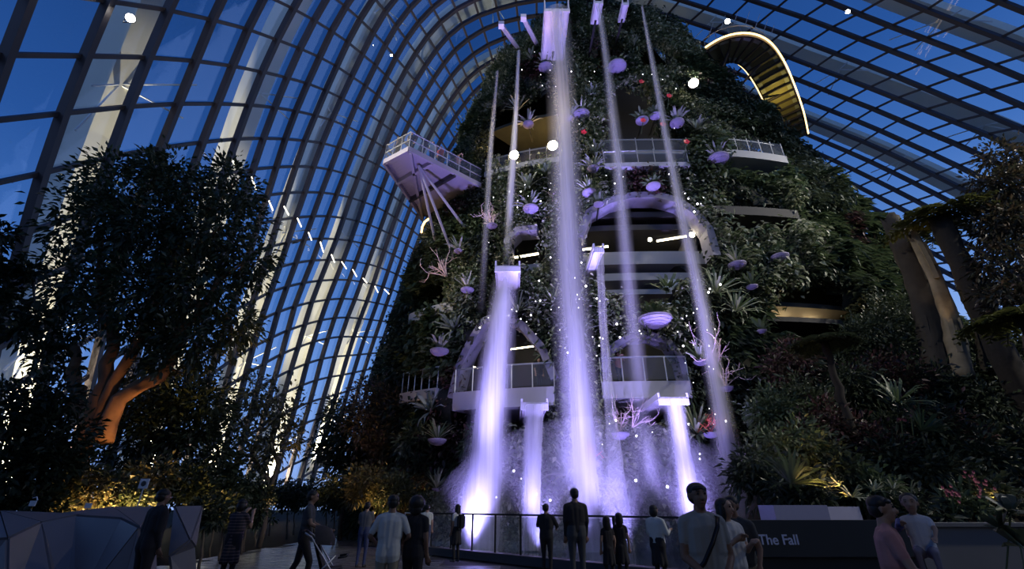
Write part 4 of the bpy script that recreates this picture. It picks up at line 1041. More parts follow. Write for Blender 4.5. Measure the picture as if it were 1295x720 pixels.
# bark trunks leaning on the tower
m_palebark = mat('pale_split_bark', (0.20, 0.165, 0.11), .9, var=.6, scale=2.2, bump=1.0)
m_darkbark = mat('charred_bark', (0.040, 0.034, 0.028), .95, var=.5, scale=2.5, bump=1.0)
def stump(label, path, Y, w, mt, seed):
    rg = np.random.default_rng(seed)
    P = np.array([at_y(x, y, Y) for x, y in path]); base = P[0].copy()
    s_ = np.r_[0, np.cumsum(np.linalg.norm(np.diff(P, axis=0), axis=1))]; u_ = np.linspace(0, s_[-1], 22)
    Q_ = np.stack([np.interp(u_, s_, P[:, k]) for k in range(3)], 1) - base
    root = thing('dead_trunk', label, 'trunk', base)
    tb = MB(); n = 14; V = []; f = []
    for i in range(22):
        for k in range(n):
            a = 2 * math.pi * k / n; r = w * (1.15 - .45 * i / 21) * (1 + .16 * math.sin(3 * a + i * .35) + .08 * math.sin(7 * a - i * .2) + rg.normal() * .05)
            V.append(Q_[i] + [r * math.cos(a), r * .8 * math.sin(a), (rg.uniform(-.5, .5) if i == 21 else 0)])
    idx = np.arange(22 * n).reshape(22, n); nx_ = np.roll(idx, -1, 1)
    tb.add(V, list(np.stack([idx[:-1], nx_[:-1], nx_[1:], idx[1:]], -1).reshape(-1, 4)) + [tuple(range(n))[::-1], tuple(range(21 * n, 22 * n))]); tb.build('bark', mt, root, True)
    for k in range(6):
        i = rg.integers(3, 20); a = rg.uniform(3.4, 6.0); p = Q_[i] + np.array([math.cos(a), math.sin(a) * .8, 0]) * w * .95
        tb = MB(); tb.beam([p, p + (Q_[min(21, i + 3)] - Q_[i]) * 1.1], .16, .08, np.array([math.cos(a), math.sin(a), 0])); tb.build('bark_strip', mt, root)
stump('pale split dead trunk lit from below, leaning beside the tree fern', [(1222, 478), (1200, 400), (1178, 340), (1152, 290)], 16.6, .30, m_palebark, 31)
stump('broad dark dead trunk between the planted tower and the pale split one', [(1200, 520), (1180, 420), (1155, 340), (1128, 278)], 17.6, .55, m_darkbark, 32)
stump('short dark broken trunk under the thick tree-fern trunk', [(1260, 470), (1240, 400), (1222, 365)], 17.0, .4, m_darkbark, 33)

# flowers and strap-leaved plants on the bank
m_petal = mat('pink_petals', (0.42, 0.10, 0.12), .6, var=.2)
def flower_bush(label, x, y, Y, n, spread, seed):
    rg = np.random.default_rng(seed); c = at_y(x, y, Y); root = thing('flowering_plant', label, 'flowers', c, group='pink flowers on the bank')
    tb = MB()
    tb.tube([(0, 0, 0), (0, .3, -.9)], .02, 4); tb.build('stem', m_leaf_mid, root)
    for k in range(n):
        p = rg.normal(size=3) * spread; mb = MB()
        for q in range(5):
            a = q / 5 * 6.283; d = np.array([math.cos(a), -.35, math.sin(a)]) * .045; s = np.array([-math.sin(a), 0, math.cos(a)]) * .024
            mb.add([p, p + d * .6 + s, p + d, p + d * .6 - s], [(0, 1, 2, 3)])
        mb.build('blossom', m_petal, root)
        st = MB(); st.tube([np.zeros(3), p * .5 + [0, .05, -.05], p + [0, .02, 0]], .008, 4); st.build('stem', m_leaf_mid, root)
for k, (x, y, n, lab) in enumerate(((1203, 622, 16, 'largest bunch of pink flowers on the bank above the low wall'), (1225, 603, 9, 'pink flowers just above the largest bunch'), (1242, 612, 8, 'pink flowers beside the dark gap of the bank'), (1237, 624, 6, 'few pink flowers below the dark gap of the bank'), (1140, 533, 8, 'pink flowers beside the spiky green rosette'), (1152, 522, 5, 'few pink flowers above the spiky green rosette'))):
    flower_bush(lab, x, y, 12.0 + (640 - y) * .022, n, .09, 40 + k)
STRAP = rosette_me(30, .8, .07, m_leaf_pale, 'strap_leaves', 9)
for k, (x, y, lab) in enumerate(((1078, 620, 'above the man in pink'), (1105, 612, 'just behind the man in pink'), (1130, 610, 'just behind the carried child'), (1152, 615, 'beside the carried child'), (1062, 605, 'above the end of the name board'))):
    p = at_y(x, y + 10, 11.9); o = link('strap_leaf_plant', STRAP, None, p, (.4, 0, k)); o.scale = (.55,) * 3
    tag(o, 'silvery strap-leaved plant on the bank ' + lab, 'plant', 'strap-leaved plants on the bank')
SPK = rosette_me(40, 1.1, .07, m_leaf_mid, 'spiky_leaves', 10)
for k, (x, y, lab) in enumerate(((1135, 510, 'spiky green rosette beside the pink flowers under the dark bark trunk'), (1165, 545, 'drooping spiky rosette below the pink flowers'), (1000, 612, 'spiky green rosette behind the blue planter block'))):
    p = at_y(x, y, 14.0 if k < 2 else 12.6); o = link('spiky_plant', SPK, None, p, (.7, 0, k)); tag(o, lab, 'plant')
BIG = rosette_me(9, .55, .2, m_leaf_dark, 'broad_leaves', 12)
for k, (x, y, lab) in enumerate(((1278, 648, 'upper clump of big striped leaves at the end of the low grey wall'), (1290, 690, 'lower clump of big striped leaves in front of the low grey wall'), (1266, 668, 'small clump of big striped leaves beside the low grey wall'))):
    p = at_y(x, y, 6.6); o = link('striped_leaf_plant', BIG, None, p, (.5, 0, k * 2)); o.scale = (.55,) * 3; tag(o, lab, 'plant')
    mb = MB()
    mb.tube([(0, 0, 0), (0, .05, -p[2] / .55)], .02, 5); st = mb.build('stem', m_leaf_mid, o)

MIST = 0.085
PI_ = math.pi

# ------------------------------------------------------------------ railing in front of the pool
m_black = mat('black_metal', (0.018, 0.018, 0.02), .4, .5)
m_kerb = mat('dark_stone_kerb', (0.045, 0.043, 0.05), .6, var=.2, scale=2)
FA, FB = np.array([-2.75, 17.7]), np.array([3.95, 11.05])
fence = thing('glass_railing', 'glass railing with dark posts and handrail in front of the waterfalls', 'railing', (FA[0], FA[1], 0))
fd = FB - FA; fl = np.linalg.norm(fd); fu = fd / fl
def f3(s, z): p = FA + fu * s - FA; return np.array([p[0], p[1], z])
mb = MB(); mb.beam([f3(0, .0), f3(fl, .0)], .34, .22, np.array([0, 0, 1.0])); mb.build('kerb', m_kerb, fence)
mb = MB(); mb.beam([f3(0, 1.20), f3(fl, 1.20)], .06, .045, np.array([0, 0, 1.0])); mb.build('handrail', m_black, fence)
nf = 9
for k in range(nf + 1):
    s = fl * k / nf; mb = MB(); mb.beam([f3(s, .22), f3(s, 1.2)], .035, .05, np.array([fu[0], fu[1], 0])); mb.build('post', m_black, fence)
for k in range(nf):
    a, b = fl * k / nf + .05, fl * (k + 1) / nf - .05; mb = MB(); nrm = np.array([-fu[1], fu[0], 0]) * .012
    mb.add([f3(a, .26) - nrm, f3(b, .26) - nrm, f3(b, 1.16) - nrm, f3(a, 1.16) - nrm, f3(a, .26) + nrm, f3(b, .26) + nrm, f3(b, 1.16) + nrm, f3(a, 1.16) + nrm], [(0, 1, 2, 3), (7, 6, 5, 4), (0, 4, 5, 1), (1, 5, 6, 2), (2, 6, 7, 3), (3, 7, 4, 0)])
    mb.build('glass_panel', m_railglass, fence)
FC = FA + np.array([-1.3, 1.6])
f2_ = thing('glass_railing', 'short return of glass railing beside the tower foot, standing at the low shrub', 'railing', (FC[0], FC[1], 0))
fd2 = FA - FC; fl2 = np.linalg.norm(fd2); fu2 = fd2 / fl2
def g3(s, z): return np.array([fu2[0] * s, fu2[1] * s, z])
e2 = fl2 - .12
mb = MB(); mb.beam([g3(0, 0), g3(e2, 0)], .3, .22, np.array([0, 0, 1.0])); mb.build('kerb', m_kerb, f2_)
mb = MB(); mb.beam([g3(0, 1.2), g3(e2, 1.2)], .05, .04, np.array([0, 0, 1.0])); mb.build('handrail', m_rail, f2_)
for k in range(3):
    mb = MB(); mb.tube([g3(e2 * k / 2, .2), g3(e2 * k / 2, 1.2)], .022, 5); mb.build('post', m_rail, f2_)
# pool
m_pool = mat('dark_pool_water', (0.02, 0.02, 0.03), .08, 0, .8, bump=.25, scale=5)
pool = tag(link('pool_floor', None), kind='structure')
mb = MB(); mb.prism([(-2.9, 18.4), (4.3, 11.3), (9.0, 11.3), (12, 20.6), (-6, 20.9)], -.06, .02); mb.build('water', m_pool, pool)

# unseen dark wall added behind the visitors to block sky light
wb = tag(link('blocker_wall_back', None), kind='structure')
m_conc = mat('dark_concrete', (0.06, 0.06, 0.062), .8, var=.2, scale=.5)
for k in range(12):
    mb = MB(); mb.box((-27 + k * 5.0, -9, 6.5), (4.96, .5, 13)); mb.build('blocker_panel', m_conc, wb)
# soft spray where the water lands
m, n, l, b = _bsdf('water_mist'); n.remove(b)
vs = n.new('ShaderNodeVolumeScatter'); vs.inputs['Density'].default_value = MIST; vs.inputs['Anisotropy'].default_value = .1; vs.inputs['Color'].default_value = (.95, .95, 1, 1)
l.new(vs.outputs[0], n['Material Output'].inputs['Volume'])
if MIST:
    mb = MB(); V = []
    for i in range(9):
        for j in range(24):
            a = 2 * PI_ * j / 24; e = i / 8 * PI_ / 2
            V.append((3.2 + 6.6 * math.cos(a) * math.cos(e), 18.3 + 1.5 * math.sin(a) * math.cos(e), .05 + 4.6 * math.sin(e)))
    ix = np.arange(9 * 24).reshape(9, 24); nx_ = np.roll(ix, -1, 1)
    mb.add(V, list(np.stack([ix[:-1], nx_[:-1], nx_[1:], ix[1:]], -1).reshape(-1, 4)) + [tuple(range(24))[::-1]])
    o = mb.build('mist', m, None, True); tag(o, 'soft violet spray hanging over the pool at the foot of the waterfalls', 'mist', kind='stuff')

# ------------------------------------------------------------------ faceted barrier
m_facet = mat('lilac_grey_panel', (0.19, 0.18, 0.20), .45, .1, var=.12, scale=1.2)
barrier = thing('faceted_barrier', 'low faceted barrier of grey triangular panels', 'barrier', (-7, 9, 0))
BO = np.array([-7, 9.0, 0])
FN = {}
def fn(k, x, y, Y): FN[k] = at_y(x, y, Y)
for k, x, y, Y in (('t0', -60, 646, 8.6), ('t1', 0, 648, 9.0), ('t2', 78, 651, 9.3), ('t3', 143, 643, 9.3), ('t4', 197, 643, 9.3), ('n1', 52, 662, 8.7), ('n2', 10, 682, 8.2), ('n3', 97, 653, 9.0), ('n4', 155, 657, 8.8), ('n5', 177, 668, 8.4), ('r0', 195, 690, 8.9),
                   ('b0', -60, 760, 8.2), ('b1', 12, 770, 8.0), ('b2', 74, 770, 8.3), ('b3', 82, 770, 8.5), ('b4', 96, 770, 8.5), ('b5', 150, 770, 8.4), ('b6', 177, 770, 8.3), ('b7', 196, 770, 8.9), ('l1', -60, 690, 8.2)): fn(k, x, y, Y)
for k in list(FN):
    if k[0] == 'b': FN[k][2] = 0.0
for tri in (('t0', 't1', 'l1'), ('t1', 'n2', 'l1'), ('t1', 'n1', 'n2'), ('t1', 't2', 'n1'), ('t2', 'n3', 'n1'), ('t2', 't3', 'n3'), ('t3', 'n4', 'n3'), ('t3', 'n5', 'n4'), ('t3', 't4', 'n5'), ('t4', 'r0', 'n5'), ('n1', 'n3', 'b3'), ('n1', 'b3', 'b2'), ('n1', 'b2', 'b1'), ('n1', 'b1', 'n2'), ('n2', 'b1', 'b0'), ('n2', 'b0', 'l1'), ('n3', 'n4', 'b4'), ('n3', 'b4', 'b3'), ('n4', 'n5', 'b4'), ('n5', 'b5', 'b4'), ('n5', 'b6', 'b5'), ('n5', 'r0', 'b6'), ('r0', 'b7', 'b6')):
    p = np.array([FN[t] for t in tri]); c = p.mean(0); p = c + (p - c) * .975 - BO; n = unit(np.cross(p[1] - p[0], p[2] - p[0])) * .03
    if n[1] > 0: n = -n
    mb = MB(); mb.add(np.r_[p + n, p - n], [(0, 1, 2), (5, 4, 3), (0, 3, 4, 1), (1, 4, 5, 2), (2, 5, 3, 0)]); mb.build('panel', m_facet, barrier)
mb = MB()
core_ = [FN[k] - BO + [0, .12, -.05] for k in ('t0', 't1', 't2', 't3', 't4')]
low_ = [np.array([p[0], p[1] + .5, 0]) for p in core_]
mb.add(core_ + low_, [(i, i + 1, 5 + i + 1, 5 + i) for i in range(4)]); mb.build('backing', m_kerb, barrier)
br2 = thing('faceted_barrier', 'separate faceted panel end behind the man in dark clothes', 'barrier', (-6.2, 9.6, 0))
B2 = np.array([-6.2, 9.6, 0])
q = {k: at_y(x, y, Y) - B2 for k, x, y, Y in (('a', 221, 642, 9.9), ('b', 255, 641, 10.2), ('c', 246, 692, 9.8), ('d', 214, 704, 9.5), ('e', 240, 684, 9.6), ('f', 218, 765, 9.6), ('g', 246, 765, 10.0))}
q['f'][2] = q['g'][2] = 0.0
for tri in (('a', 'b', 'e'), ('b', 'c', 'e'), ('a', 'e', 'd'), ('e', 'c', 'd'), ('d', 'c', 'g'), ('d', 'g', 'f')):
    p = np.array([q[t] for t in tri]); c = p.mean(0); p = c + (p - c) * .975; n = unit(np.cross(p[1] - p[0], p[2] - p[0])) * .03
    if n[1] > 0: n = -n
    mb = MB(); mb.add(np.r_[p + n, p - n], [(0, 1, 2), (5, 4, 3), (0, 3, 4, 1), (1, 4, 5, 2), (2, 5, 3, 0)]); mb.build('panel', m_facet, br2)

# ------------------------------------------------------------------ signs
m_board = mat('dark_slate_board', (0.050, 0.052, 0.050), .5, var=.15, scale=.8)
m_letter = mat('pale_lettering', (0.72, 0.74, 0.88), .5)
m_white = mat('white_sign', (0.75, 0.75, 0.78), .5)
sl, sr = at_y(950, 659, 6.5), at_y(1160, 661, 6.5)
sign = thing('name_board', 'long dark name board reading The Fall', 'sign', ((sl[0] + sr[0]) / 2, 6.5, 0))
sw = sr[0] - sl[0]
mb = MB(); mb.box((0, .06, 1.09), (sw, .12, .40)); mb.build('board', m_board, sign)
mb = MB(); mb.box((0, .10, .44), (sw * .97, .10, .88)); mb.build('base_panel', mat('black_plinth', (0.025, 0.026, 0.027), .5), sign)
fc = bpy.data.curves.new('lettering', 'FONT'); fc.body = 'The Fall'; fc.size = .158; fc.extrude = .004; fc.align_x = 'LEFT'; fc.offset = .0022
fc.materials.append(m_letter)
tmp_ = link('lettering_curve', fc); me_ = bpy.data.meshes.new_from_object(tmp_.evaluated_get(bpy.context.evaluated_depsgraph_get())); bpy.data.objects.remove(tmp_); me_.name = 'lettering'; tx = link('lettering', me_, sign); tp = at_y(960, 689, 6.5)
tx.location = (tp[0] - sign.location.x, -.005, tp[2]); tx.rotation_euler = (math.pi / 2, 0, 0)
bm = bmesh.new(); bm.from_mesh(me_); bmesh.ops.remove_doubles(bm, verts=bm.verts, dist=1e-5); left_ = set(bm.verts)
bm.verts.index_update()
while left_:          # one object for each letter
    grp = []; stack = [left_.pop()]
    while stack:
        v_ = stack.pop(); grp.append(v_)
        for e_ in v_.link_edges:
            w_ = e_.other_vert(v_)
            if w_ in left_: left_.discard(w_); stack.append(w_)
    fs_ = {f for v_ in grp for f in v_.link_faces}; ix_ = {v_.index: i for i, v_ in enumerate(grp)}
    lm = bpy.data.meshes.new('letter'); lm.from_pydata([tuple(v_.co) for v_ in grp], [], [[ix_[v_.index] for v_ in f.verts] for f in fs_]); lm.materials.append(m_letter)
    lo_ = link('letter', lm, sign, tx.location, tx.rotation_euler)
bm.free(); bpy.data.objects.remove(tx)
# small square sign on a stake
sp_ = at_y(183, 612, 10.5); gp = np.array([sp_[0], 10.5, 0])
sg = thing('stake_sign', 'small square white sign on a thin stake behind the faceted barrier', 'sign', gp)
mb = MB(); mb.tube([(0, 0, 0), (0, 0, sp_[2] - .09)], .014, 6); mb.build('stake', m_rail, sg)
mb = MB(); mb.box((0, -.02, sp_[2]), (.19, .02, .19)); mb.build('plate', m_white, sg)
mb = MB(); mb.lathe([(.03, -.004), (.055, 0), (.03, .004)], n=12); r_ = mb.build('emblem', m_board, sg); r_.rotation_euler = (math.pi / 2, 0, 0); r_.location = (0, -.034, sp_[2])
for x, y, lab in ((112, 640, 'tiny white plant label standing behind the faceted barrier'), (42, 637, 'tiny white hooked plant marker behind the faceted barrier')):
    p = at_y(x, y, 10.3); t = thing('plant_label', lab, 'label', (p[0], 10.3, 0))
    mb = MB(); mb.tube([(0, 0, 0), (0, 0, p[2] - .03)], .01, 5); mb.build('stake', m_black, t)
    mb = MB(); mb.box((0, -.01, p[2]), (.13, .015, .10)); mb.build('plate', m_white, t)
    if x == 42:
        mb = MB(); mb.tube([(-.05, 0, p[2] + .1), (.02, 0, p[2] + .12), (.06, 0, p[2] + .06)], .012, 5); mb.build('hook', m_white, t)
# planter block and low wall beside the tower
m_block = mat('smooth_blue_grey_block', (0.30, 0.30, 0.42), .5, var=.05)
blk = thing('planter_block', 'smooth blue-lit planter block behind the name board', 'planter', (0, 0, 0))
a, b = at_y(978, 640, 11.2), at_y(1046, 640, 11.2); c = at_y(1068, 640, 11.9)
blk.location = (a[0], 11.2, 0)
mb = MB(); mb.prism(np.array([(a[0], 11.2), (b[0], 11.2), (b[0], 11.9), (a[0], 11.9)]) - [a[0], 11.2], 0, 1.47); mb.build('front_block', m_block, blk)
mb = MB(); mb.prism(np.array([(b[0] + .02, 11.25), (c[0] + .2, 11.7), (c[0] + .2, 12.2), (b[0] + .02, 12.2)]) - [a[0], 11.2], 0, 1.44); mb.build('end_block', m_block, blk)
m_lowwall = mat('grey_render_wall', (0.14, 0.14, 0.145), .8, var=.15, scale=1.5)
lw_ = tag(link('wall_bank', None), kind='structure')
a = at_y(1085, 662, 9.2)
mb = MB(); mb.prism([(a[0], 9.2), (24, 9.2), (24, 9.5), (a[0], 9.5)], 0, 1.12); mb.build('render_face', m_lowwall, lw_)
mb = MB(); mb.prism([(a[0] - .05, 9.15), (24, 9.15), (24, 9.55), (a[0] - .05, 9.55)], 1.12, 1.18); mb.build('coping', m_lowwall, lw_)
p = at_y(1285, 640, 14.0); t = thing('plinth_block', 'dim grey block at the end of the bank below the amber lamp', 'plinth', (p[0], 14.0, 0))
mb = MB(); mb.box((0, 0, .9), (.9, .6, 1.8)); mb.build('body', m_lowwall, t)
mb = MB(); mb.box((0, 0, 1.84), (1.0, .7, .08)); mb.build('cap', m_lowwall, t)

# ------------------------------------------------------------------ people
m_skin = mat('skin', (0.36, 0.22, 0.15), .55); m_skin_d = mat('skin_deep', (0.20, 0.115, 0.075), .55)
m_hair = mat('black_hair', (0.010, 0.009, 0.009), .5); m_shoe = mat('dark_shoes', (0.03, 0.028, 0.028), .5)
m_eye = mat('dark_eye', (0.012, 0.010, 0.010), .2); m_lip = mat('lips', (0.30, 0.12, 0.10), .5)
CL = {}
def cloth(name, col):
    if name not in CL: CL[name] = mat(name, col, .85, var=.12, scale=6)
    return CL[name]
def striped():
    m, n, l, b = _bsdf('striped_cloth'); tc = n.new('ShaderNodeTexCoord'); wv = n.new('ShaderNodeTexWave'); wv.bands_direction = 'Z'; wv.inputs['Scale'].default_value = 5.5
    r = n.new('ShaderNodeValToRGB'); r.color_ramp.elements[0].color = (.02, .017, .022, 1); r.color_ramp.elements[1].color = (.12, .08, .08, 1); r.color_ramp.elements[0].position = .6
    l.new(tc.outputs['Object'], wv.inputs['Vector']); l.new(wv.outputs['Fac'], r.inputs[0]); l.new(r.outputs[0], b.inputs['Base Color']); b.inputs['Roughness'].default_value = .85
    return m
m_striped = striped()
DG = None
def person(label, x, Y, h, rz, top, bottom, skin=None, arms=None, legs=None, hair='short', sleeve=.55, dress=False, voxel=.016, lean=0.0, head_yaw=0.0, head_tilt=0.0, z0=0.0, loc=None, group=None, face=True, girth=1.0, waist_hem=.86, hs=1.0):
    """local frame: facing -y, 1.70 tall, scaled to h"""
    skin = skin or m_skin
    k = h / 1.70
    if loc is None: loc = (at_y(x, 640, Y)[0], Y, z0)
    root = thing('person', label, 'person', loc, rz, group)
    caps = []          # (p, q, r0, r1, region, flat)
    def cap(p, q, r0, r1, reg): caps.append((np.array(p, float), np.array(q, float), r0, r1, reg))
    g = girth
    ln = lean
    def up(p):         # lean the upper body forward about the hips
        p = np.array(p, float); d = p - [0, 0, .92]; c, s = math.cos(ln), math.sin(ln)
        return np.array([p[0], d[1] * c - d[2] * s, .92 + d[1] * s + d[2] * c])
    TOP, BOT, SK, SH = 0, 1, 2, 3
    # trunk
    for (px_, z1, z2, r1_, r2_) in ((.055, .95, 1.12, .118, .108), (.075, 1.12, 1.32, .112, .108), (.085, 1.30, 1.36, .088, .075)):
        for s_ in (-1, 1): cap(up((s_ * px_ * g, 0, z1)), up((s_ * px_ * g, 0, z2)), r1_ * g, r2_ * g, TOP)
    for s_ in (-1, 1):
        cap(up((s_ * .07 * g, 0.01, .86)), up((s_ * .06 * g, 0.01, 1.0)), .112 * g, .11 * g, TOP if waist_hem < .84 else BOT)
        cap(up((s_ * .05, .004, 1.425)), up((s_ * .150 * g, .005, 1.372)), .042, .060 * g, TOP)
    cap(up((0, 0, .97)), up((0, 0, 1.34)), .118 * g, .114 * g, TOP)
    cap(up((0, 0.012, 1.38)), up((0, -.002, 1.50)), .060, .054, SK)
    # head
    hc = up((0, -.012, 1.585))
    ry = Matrix.Rotation(head_yaw, 3, 'Z') @ Matrix.Rotation(head_tilt, 3, 'X')
    def hp(v): return hc + np.array(ry @ (Vector(v) * hs)) + np.array([0, 0, .10 * (hs - 1)])
    cap(hp((0, .018, .028)), hp((0, -.012, .030)), .086 * hs, .083 * hs, SK)
    cap(hp((0, -.020, -.055)), hp((0, -.038, -.075)), .058 * hs, .042 * hs, SK)
    cap(hp((0, -.04, -.01)), hp((0, -.035, -.05)), .062 * hs, .056 * hs, SK)
    cap(hp((0, -.094, .012)), hp((0, -.112, -.022)), .010, .016, SK)
    for s_ in (-1, 1): cap(hp((s_ * .083, .012, .012)), hp((s_ * .086, .012, -.025)), .014, .011, SK)
    # arms
    arms = arms or {-1: ((-.210, .02, 1.10), (-.205, -.06, .86)), 1: ((.210, .02, 1.10), (.205, -.06, .86))}
    for s_ in (-1, 1):
        sh = up((s_ * .172 * g, .005, 1.365)); el, wr = up(arms[s_][0]), up(arms[s_][1])
        cut = sh + (el - sh) * min(1, sleeve)
        cap(sh, cut, .058 * g, .050 * g, TOP)
        if sleeve < 1: cap(cut, el, .044, .038, SK); cap(el, wr, .038, .027, SK)
        else: cap(cut, el, .048, .042, TOP); cap(el, el + (wr - el) * .93, .042, .034, TOP)
        d = unit(wr - el); side = unit(np.cross(d, [0, 1.0, .2])); nn = np.cross(d, side)
        pal = wr + d * .075; cap(wr, pal, .026, .034, SK); cap(wr + side * .018, pal + side * .022, .020, .019, SK); cap(wr - side * .018, pal - side * .022, .020, .019, SK)
        for f_, (o_, L_) in enumerate(((-.033, .062), (-.011, .078), (.011, .072), (.032, .054))):
            b_ = pal + side * o_ + d * .012; m_ = b_ + d * L_ * .55 + nn * .012; e_ = m_ + d * L_ * .42 + nn * .030
            cap(b_, m_, .0105, .0100, SK); cap(m_, e_, .0100, .0085, SK)
        b_ = wr + d * .025 - side * .030; m_ = b_ + d * .040 - side * .028 + nn * .012; cap(b_, m_, .0135, .0115, SK); cap(m_, m_ + d * .034 + nn * .008, .0115, .0095, SK)
    # legs
    legs = legs or {-1: ((-.095, -.015, .49), (-.10, .03, .085)), 1: ((.095, -.015, .49), (.10, .03, .085))}
    for s_ in (-1, 1):
        hip = np.array((s_ * .085 * g, .01, .88)); kn, an = np.array(legs[s_][0], float), np.array(legs[s_][1], float)
        cap(hip, kn, .092 * g, .060, BOT); cap(kn, an, .058, .042, BOT)
        fdir = np.array([s_ * .10, -1, 0]) / 1.005
        cap(an + [0, .02, -.045], an + fdir * .15 + [0, 0, -.055], .040, .030, SH); cap(an, an + [0, .02, -.05], .042, .036, SH)
    if dress:
        for a in np.linspace(0, 2 * math.pi, 9)[:-1]:
            cap((.06 * math.cos(a), .05 * math.sin(a), .90), (.155 * math.cos(a), .125 * math.sin(a), .52), .085, .045, TOP if dress == 'full' else BOT)
    mb = MB()
    for p, q, r0, r1, reg in caps:
        ax_ = q - p; L_ = np.linalg.norm(ax_) + 1e-6; t = ax_ / L_; u = unit(np.cross(t, [.31, .52, .79])); v = np.cross(t, u); n = 8 if max(r0, r1) < .03 else 12
        rows = [(-r0 * .98, r0 * .2), (-r0 * .7, r0 * .71), (0, r0), (L_, r1), (L_ + r1 * .7, r1 * .71), (L_ + r1 * .98, r1 * .2)]
        V = [p + t * a + (u * math.cos(2 * math.pi * i / n) + v * math.sin(2 * math.pi * i / n)) * r for a, r in rows for i in range(n)]
        f = [(i * n + j, i * n + (j + 1) % n, (i + 1) * n + (j + 1) % n, (i + 1) * n + j) for i in range(5) for j in range(n)] + [tuple(range(n))[::-1], tuple(range(5 * n, 6 * n))]
        mb.add(V, f)
    tmp = mb.build('body_raw', None, None)
    md = tmp.modifiers.new('r', 'REMESH'); md.mode = 'VOXEL'; md.voxel_size = voxel; md.use_smooth_shade = True
    ms = tmp.modifiers.new('s', 'SMOOTH'); ms.factor = .5; ms.iterations = 3 if voxel < .02 else 2
    dg = bpy.context.evaluated_depsgraph_get(); me = bpy.data.meshes.new_from_object(tmp.evaluated_get(dg))
    raw = tmp.data; bpy.data.objects.remove(tmp); bpy.data.meshes.remove(raw)
    me.name = 'body'; me.materials.clear()
    for m_ in (top, bottom, skin, m_shoe): me.materials.append(m_)
    nv = len(me.vertices); co = np.empty(nv * 3, np.float32); me.vertices.foreach_get('co', co); co = co.reshape(-1, 3)
    npoly = len(me.polygons); ce = np.empty(npoly * 3, np.float32); me.polygons.foreach_get('center', ce); ce = ce.reshape(-1, 3)
    best = np.full(npoly, 1e9); mi = np.zeros(npoly, np.int32)
    for p, q, r0, r1, reg in caps:
        d = q - p; t = np.clip(((ce - p) @ d) / (d @ d + 1e-9), 0, 1); dist = np.linalg.norm(ce - (p + t[:, None] * d), axis=1) - (r0 + (r1 - r0) * t)
        w = dist < best; best[w] = dist[w]; mi[w] = reg
    me.polygons.foreach_set('material_index', mi); me.shade_smooth(); me.update()
    body = link('body', me, root); body.scale = (k,) * 3
    # hair
    hb = MB()
    def blob(c, r, n=14, m=9):
        V = [hp(np.array(c) + np.array(r) * [math.sin(math.pi * i / m) * math.cos(2 * math.pi * j / n), math.sin(math.pi * i / m) * math.sin(2 * math.pi * j / n), math.cos(math.pi * i / m)]) for i in range(m + 1) for j in range(n)]
        hb.add(V, [(i * n + j, i * n + (j + 1) % n, (i + 1) * n + (j + 1) % n, (i + 1) * n + j) for i in range(m) for j in range(n)])
    blob((0, .022, .048), (.093, .098, .078)); blob((0, .045, .005), (.086, .075, .085))
    if hair == 'long':
        blob((0, .060, -.08), (.092, .055, .17)); blob((.07, .01, -.05), (.032, .05, .13)); blob((-.07, .01, -.05), (.032, .05, .13))
    if hair == 'afro': blob((0, .04, .03), (.135, .130, .125)); blob((0, .06, -.06), (.11, .08, .10))
    if hair == 'bob': blob((0, .04, -.03), (.10, .085, .12))
    if hair == 'fringe': blob((0, -.045, .065), (.075, .045, .035))
    ho = hb.build('hair', m_hair, root, True); ho.scale = (k,) * 3
    if face:
        for s_ in (-1, 1):
            e = MB(); e.lathe([(.003, -.011), (.009, -.006), (.011, 0), (.009, .006), (.003, .011)], c=hp((s_ * .033, -.0885, .022)), n=8); eo = e.build('eye', m_eye, root, True); eo.scale = (k,) * 3
            e = MB(); e.tube([hp((s_ * .018, -.093, .044)), hp((s_ * .050, -.083, .046))], .0045, 5); eo = e.build('eyebrow', m_hair, root); eo.scale = (k,) * 3
        e = MB(); e.tube([hp((-.024, -.088, -.052)), hp((0, -.094, -.053)), hp((.024, -.088, -.052))], [.004, .007, .004], 6); eo = e.build('mouth', m_lip, root, True); eo.scale = (k,) * 3
    root['_k'] = k
    return root
def add_strap(root, pts, r, m_, name, flat=.35):
    mb = MB(); mb.tube(pts, r, 6, flat=flat); o = mb.build(name, m_, root, True); o.scale = (root['_k'],) * 3; return o
def add_box(root, c, s, m_, name, bevel=.03):
    bm = bmesh.new(); bmesh.ops.create_cube(bm, size=1); bmesh.ops.scale(bm, vec=s, verts=bm.verts); bmesh.ops.bevel(bm, geom=bm.edges[:], offset=bevel, segments=2, affect='EDGES'); bmesh.ops.translate(bm, vec=c, verts=bm.verts)
    me = bpy.data.meshes.new(name); bm.to_mesh(me); bm.free(); me.materials.append(m_); o = link(name, me, root); k = root['_k']; o.scale = (k,) * 3; return o
grey_tee, white_sh, black_c, charcoal, khaki, jeans, pink_c, pale_top, navy = (cloth('grey_tshirt', (.26, .265, .25)), cloth('white_shirt', (.50, .51, .48)), cloth('black_clothes', (.016, .015, .017)), cloth('charcoal_tshirt', (.045, .048, .052)), cloth('khaki_trousers', (.26, .23, .16)), cloth('blue_jeans', (.05, .06, .13)), cloth('dusty_pink_shirt', (.42, .20, .18)), cloth('pale_top', (.42, .42, .42)), cloth('navy_shorts', (.03, .035, .06)))
PI = math.pi
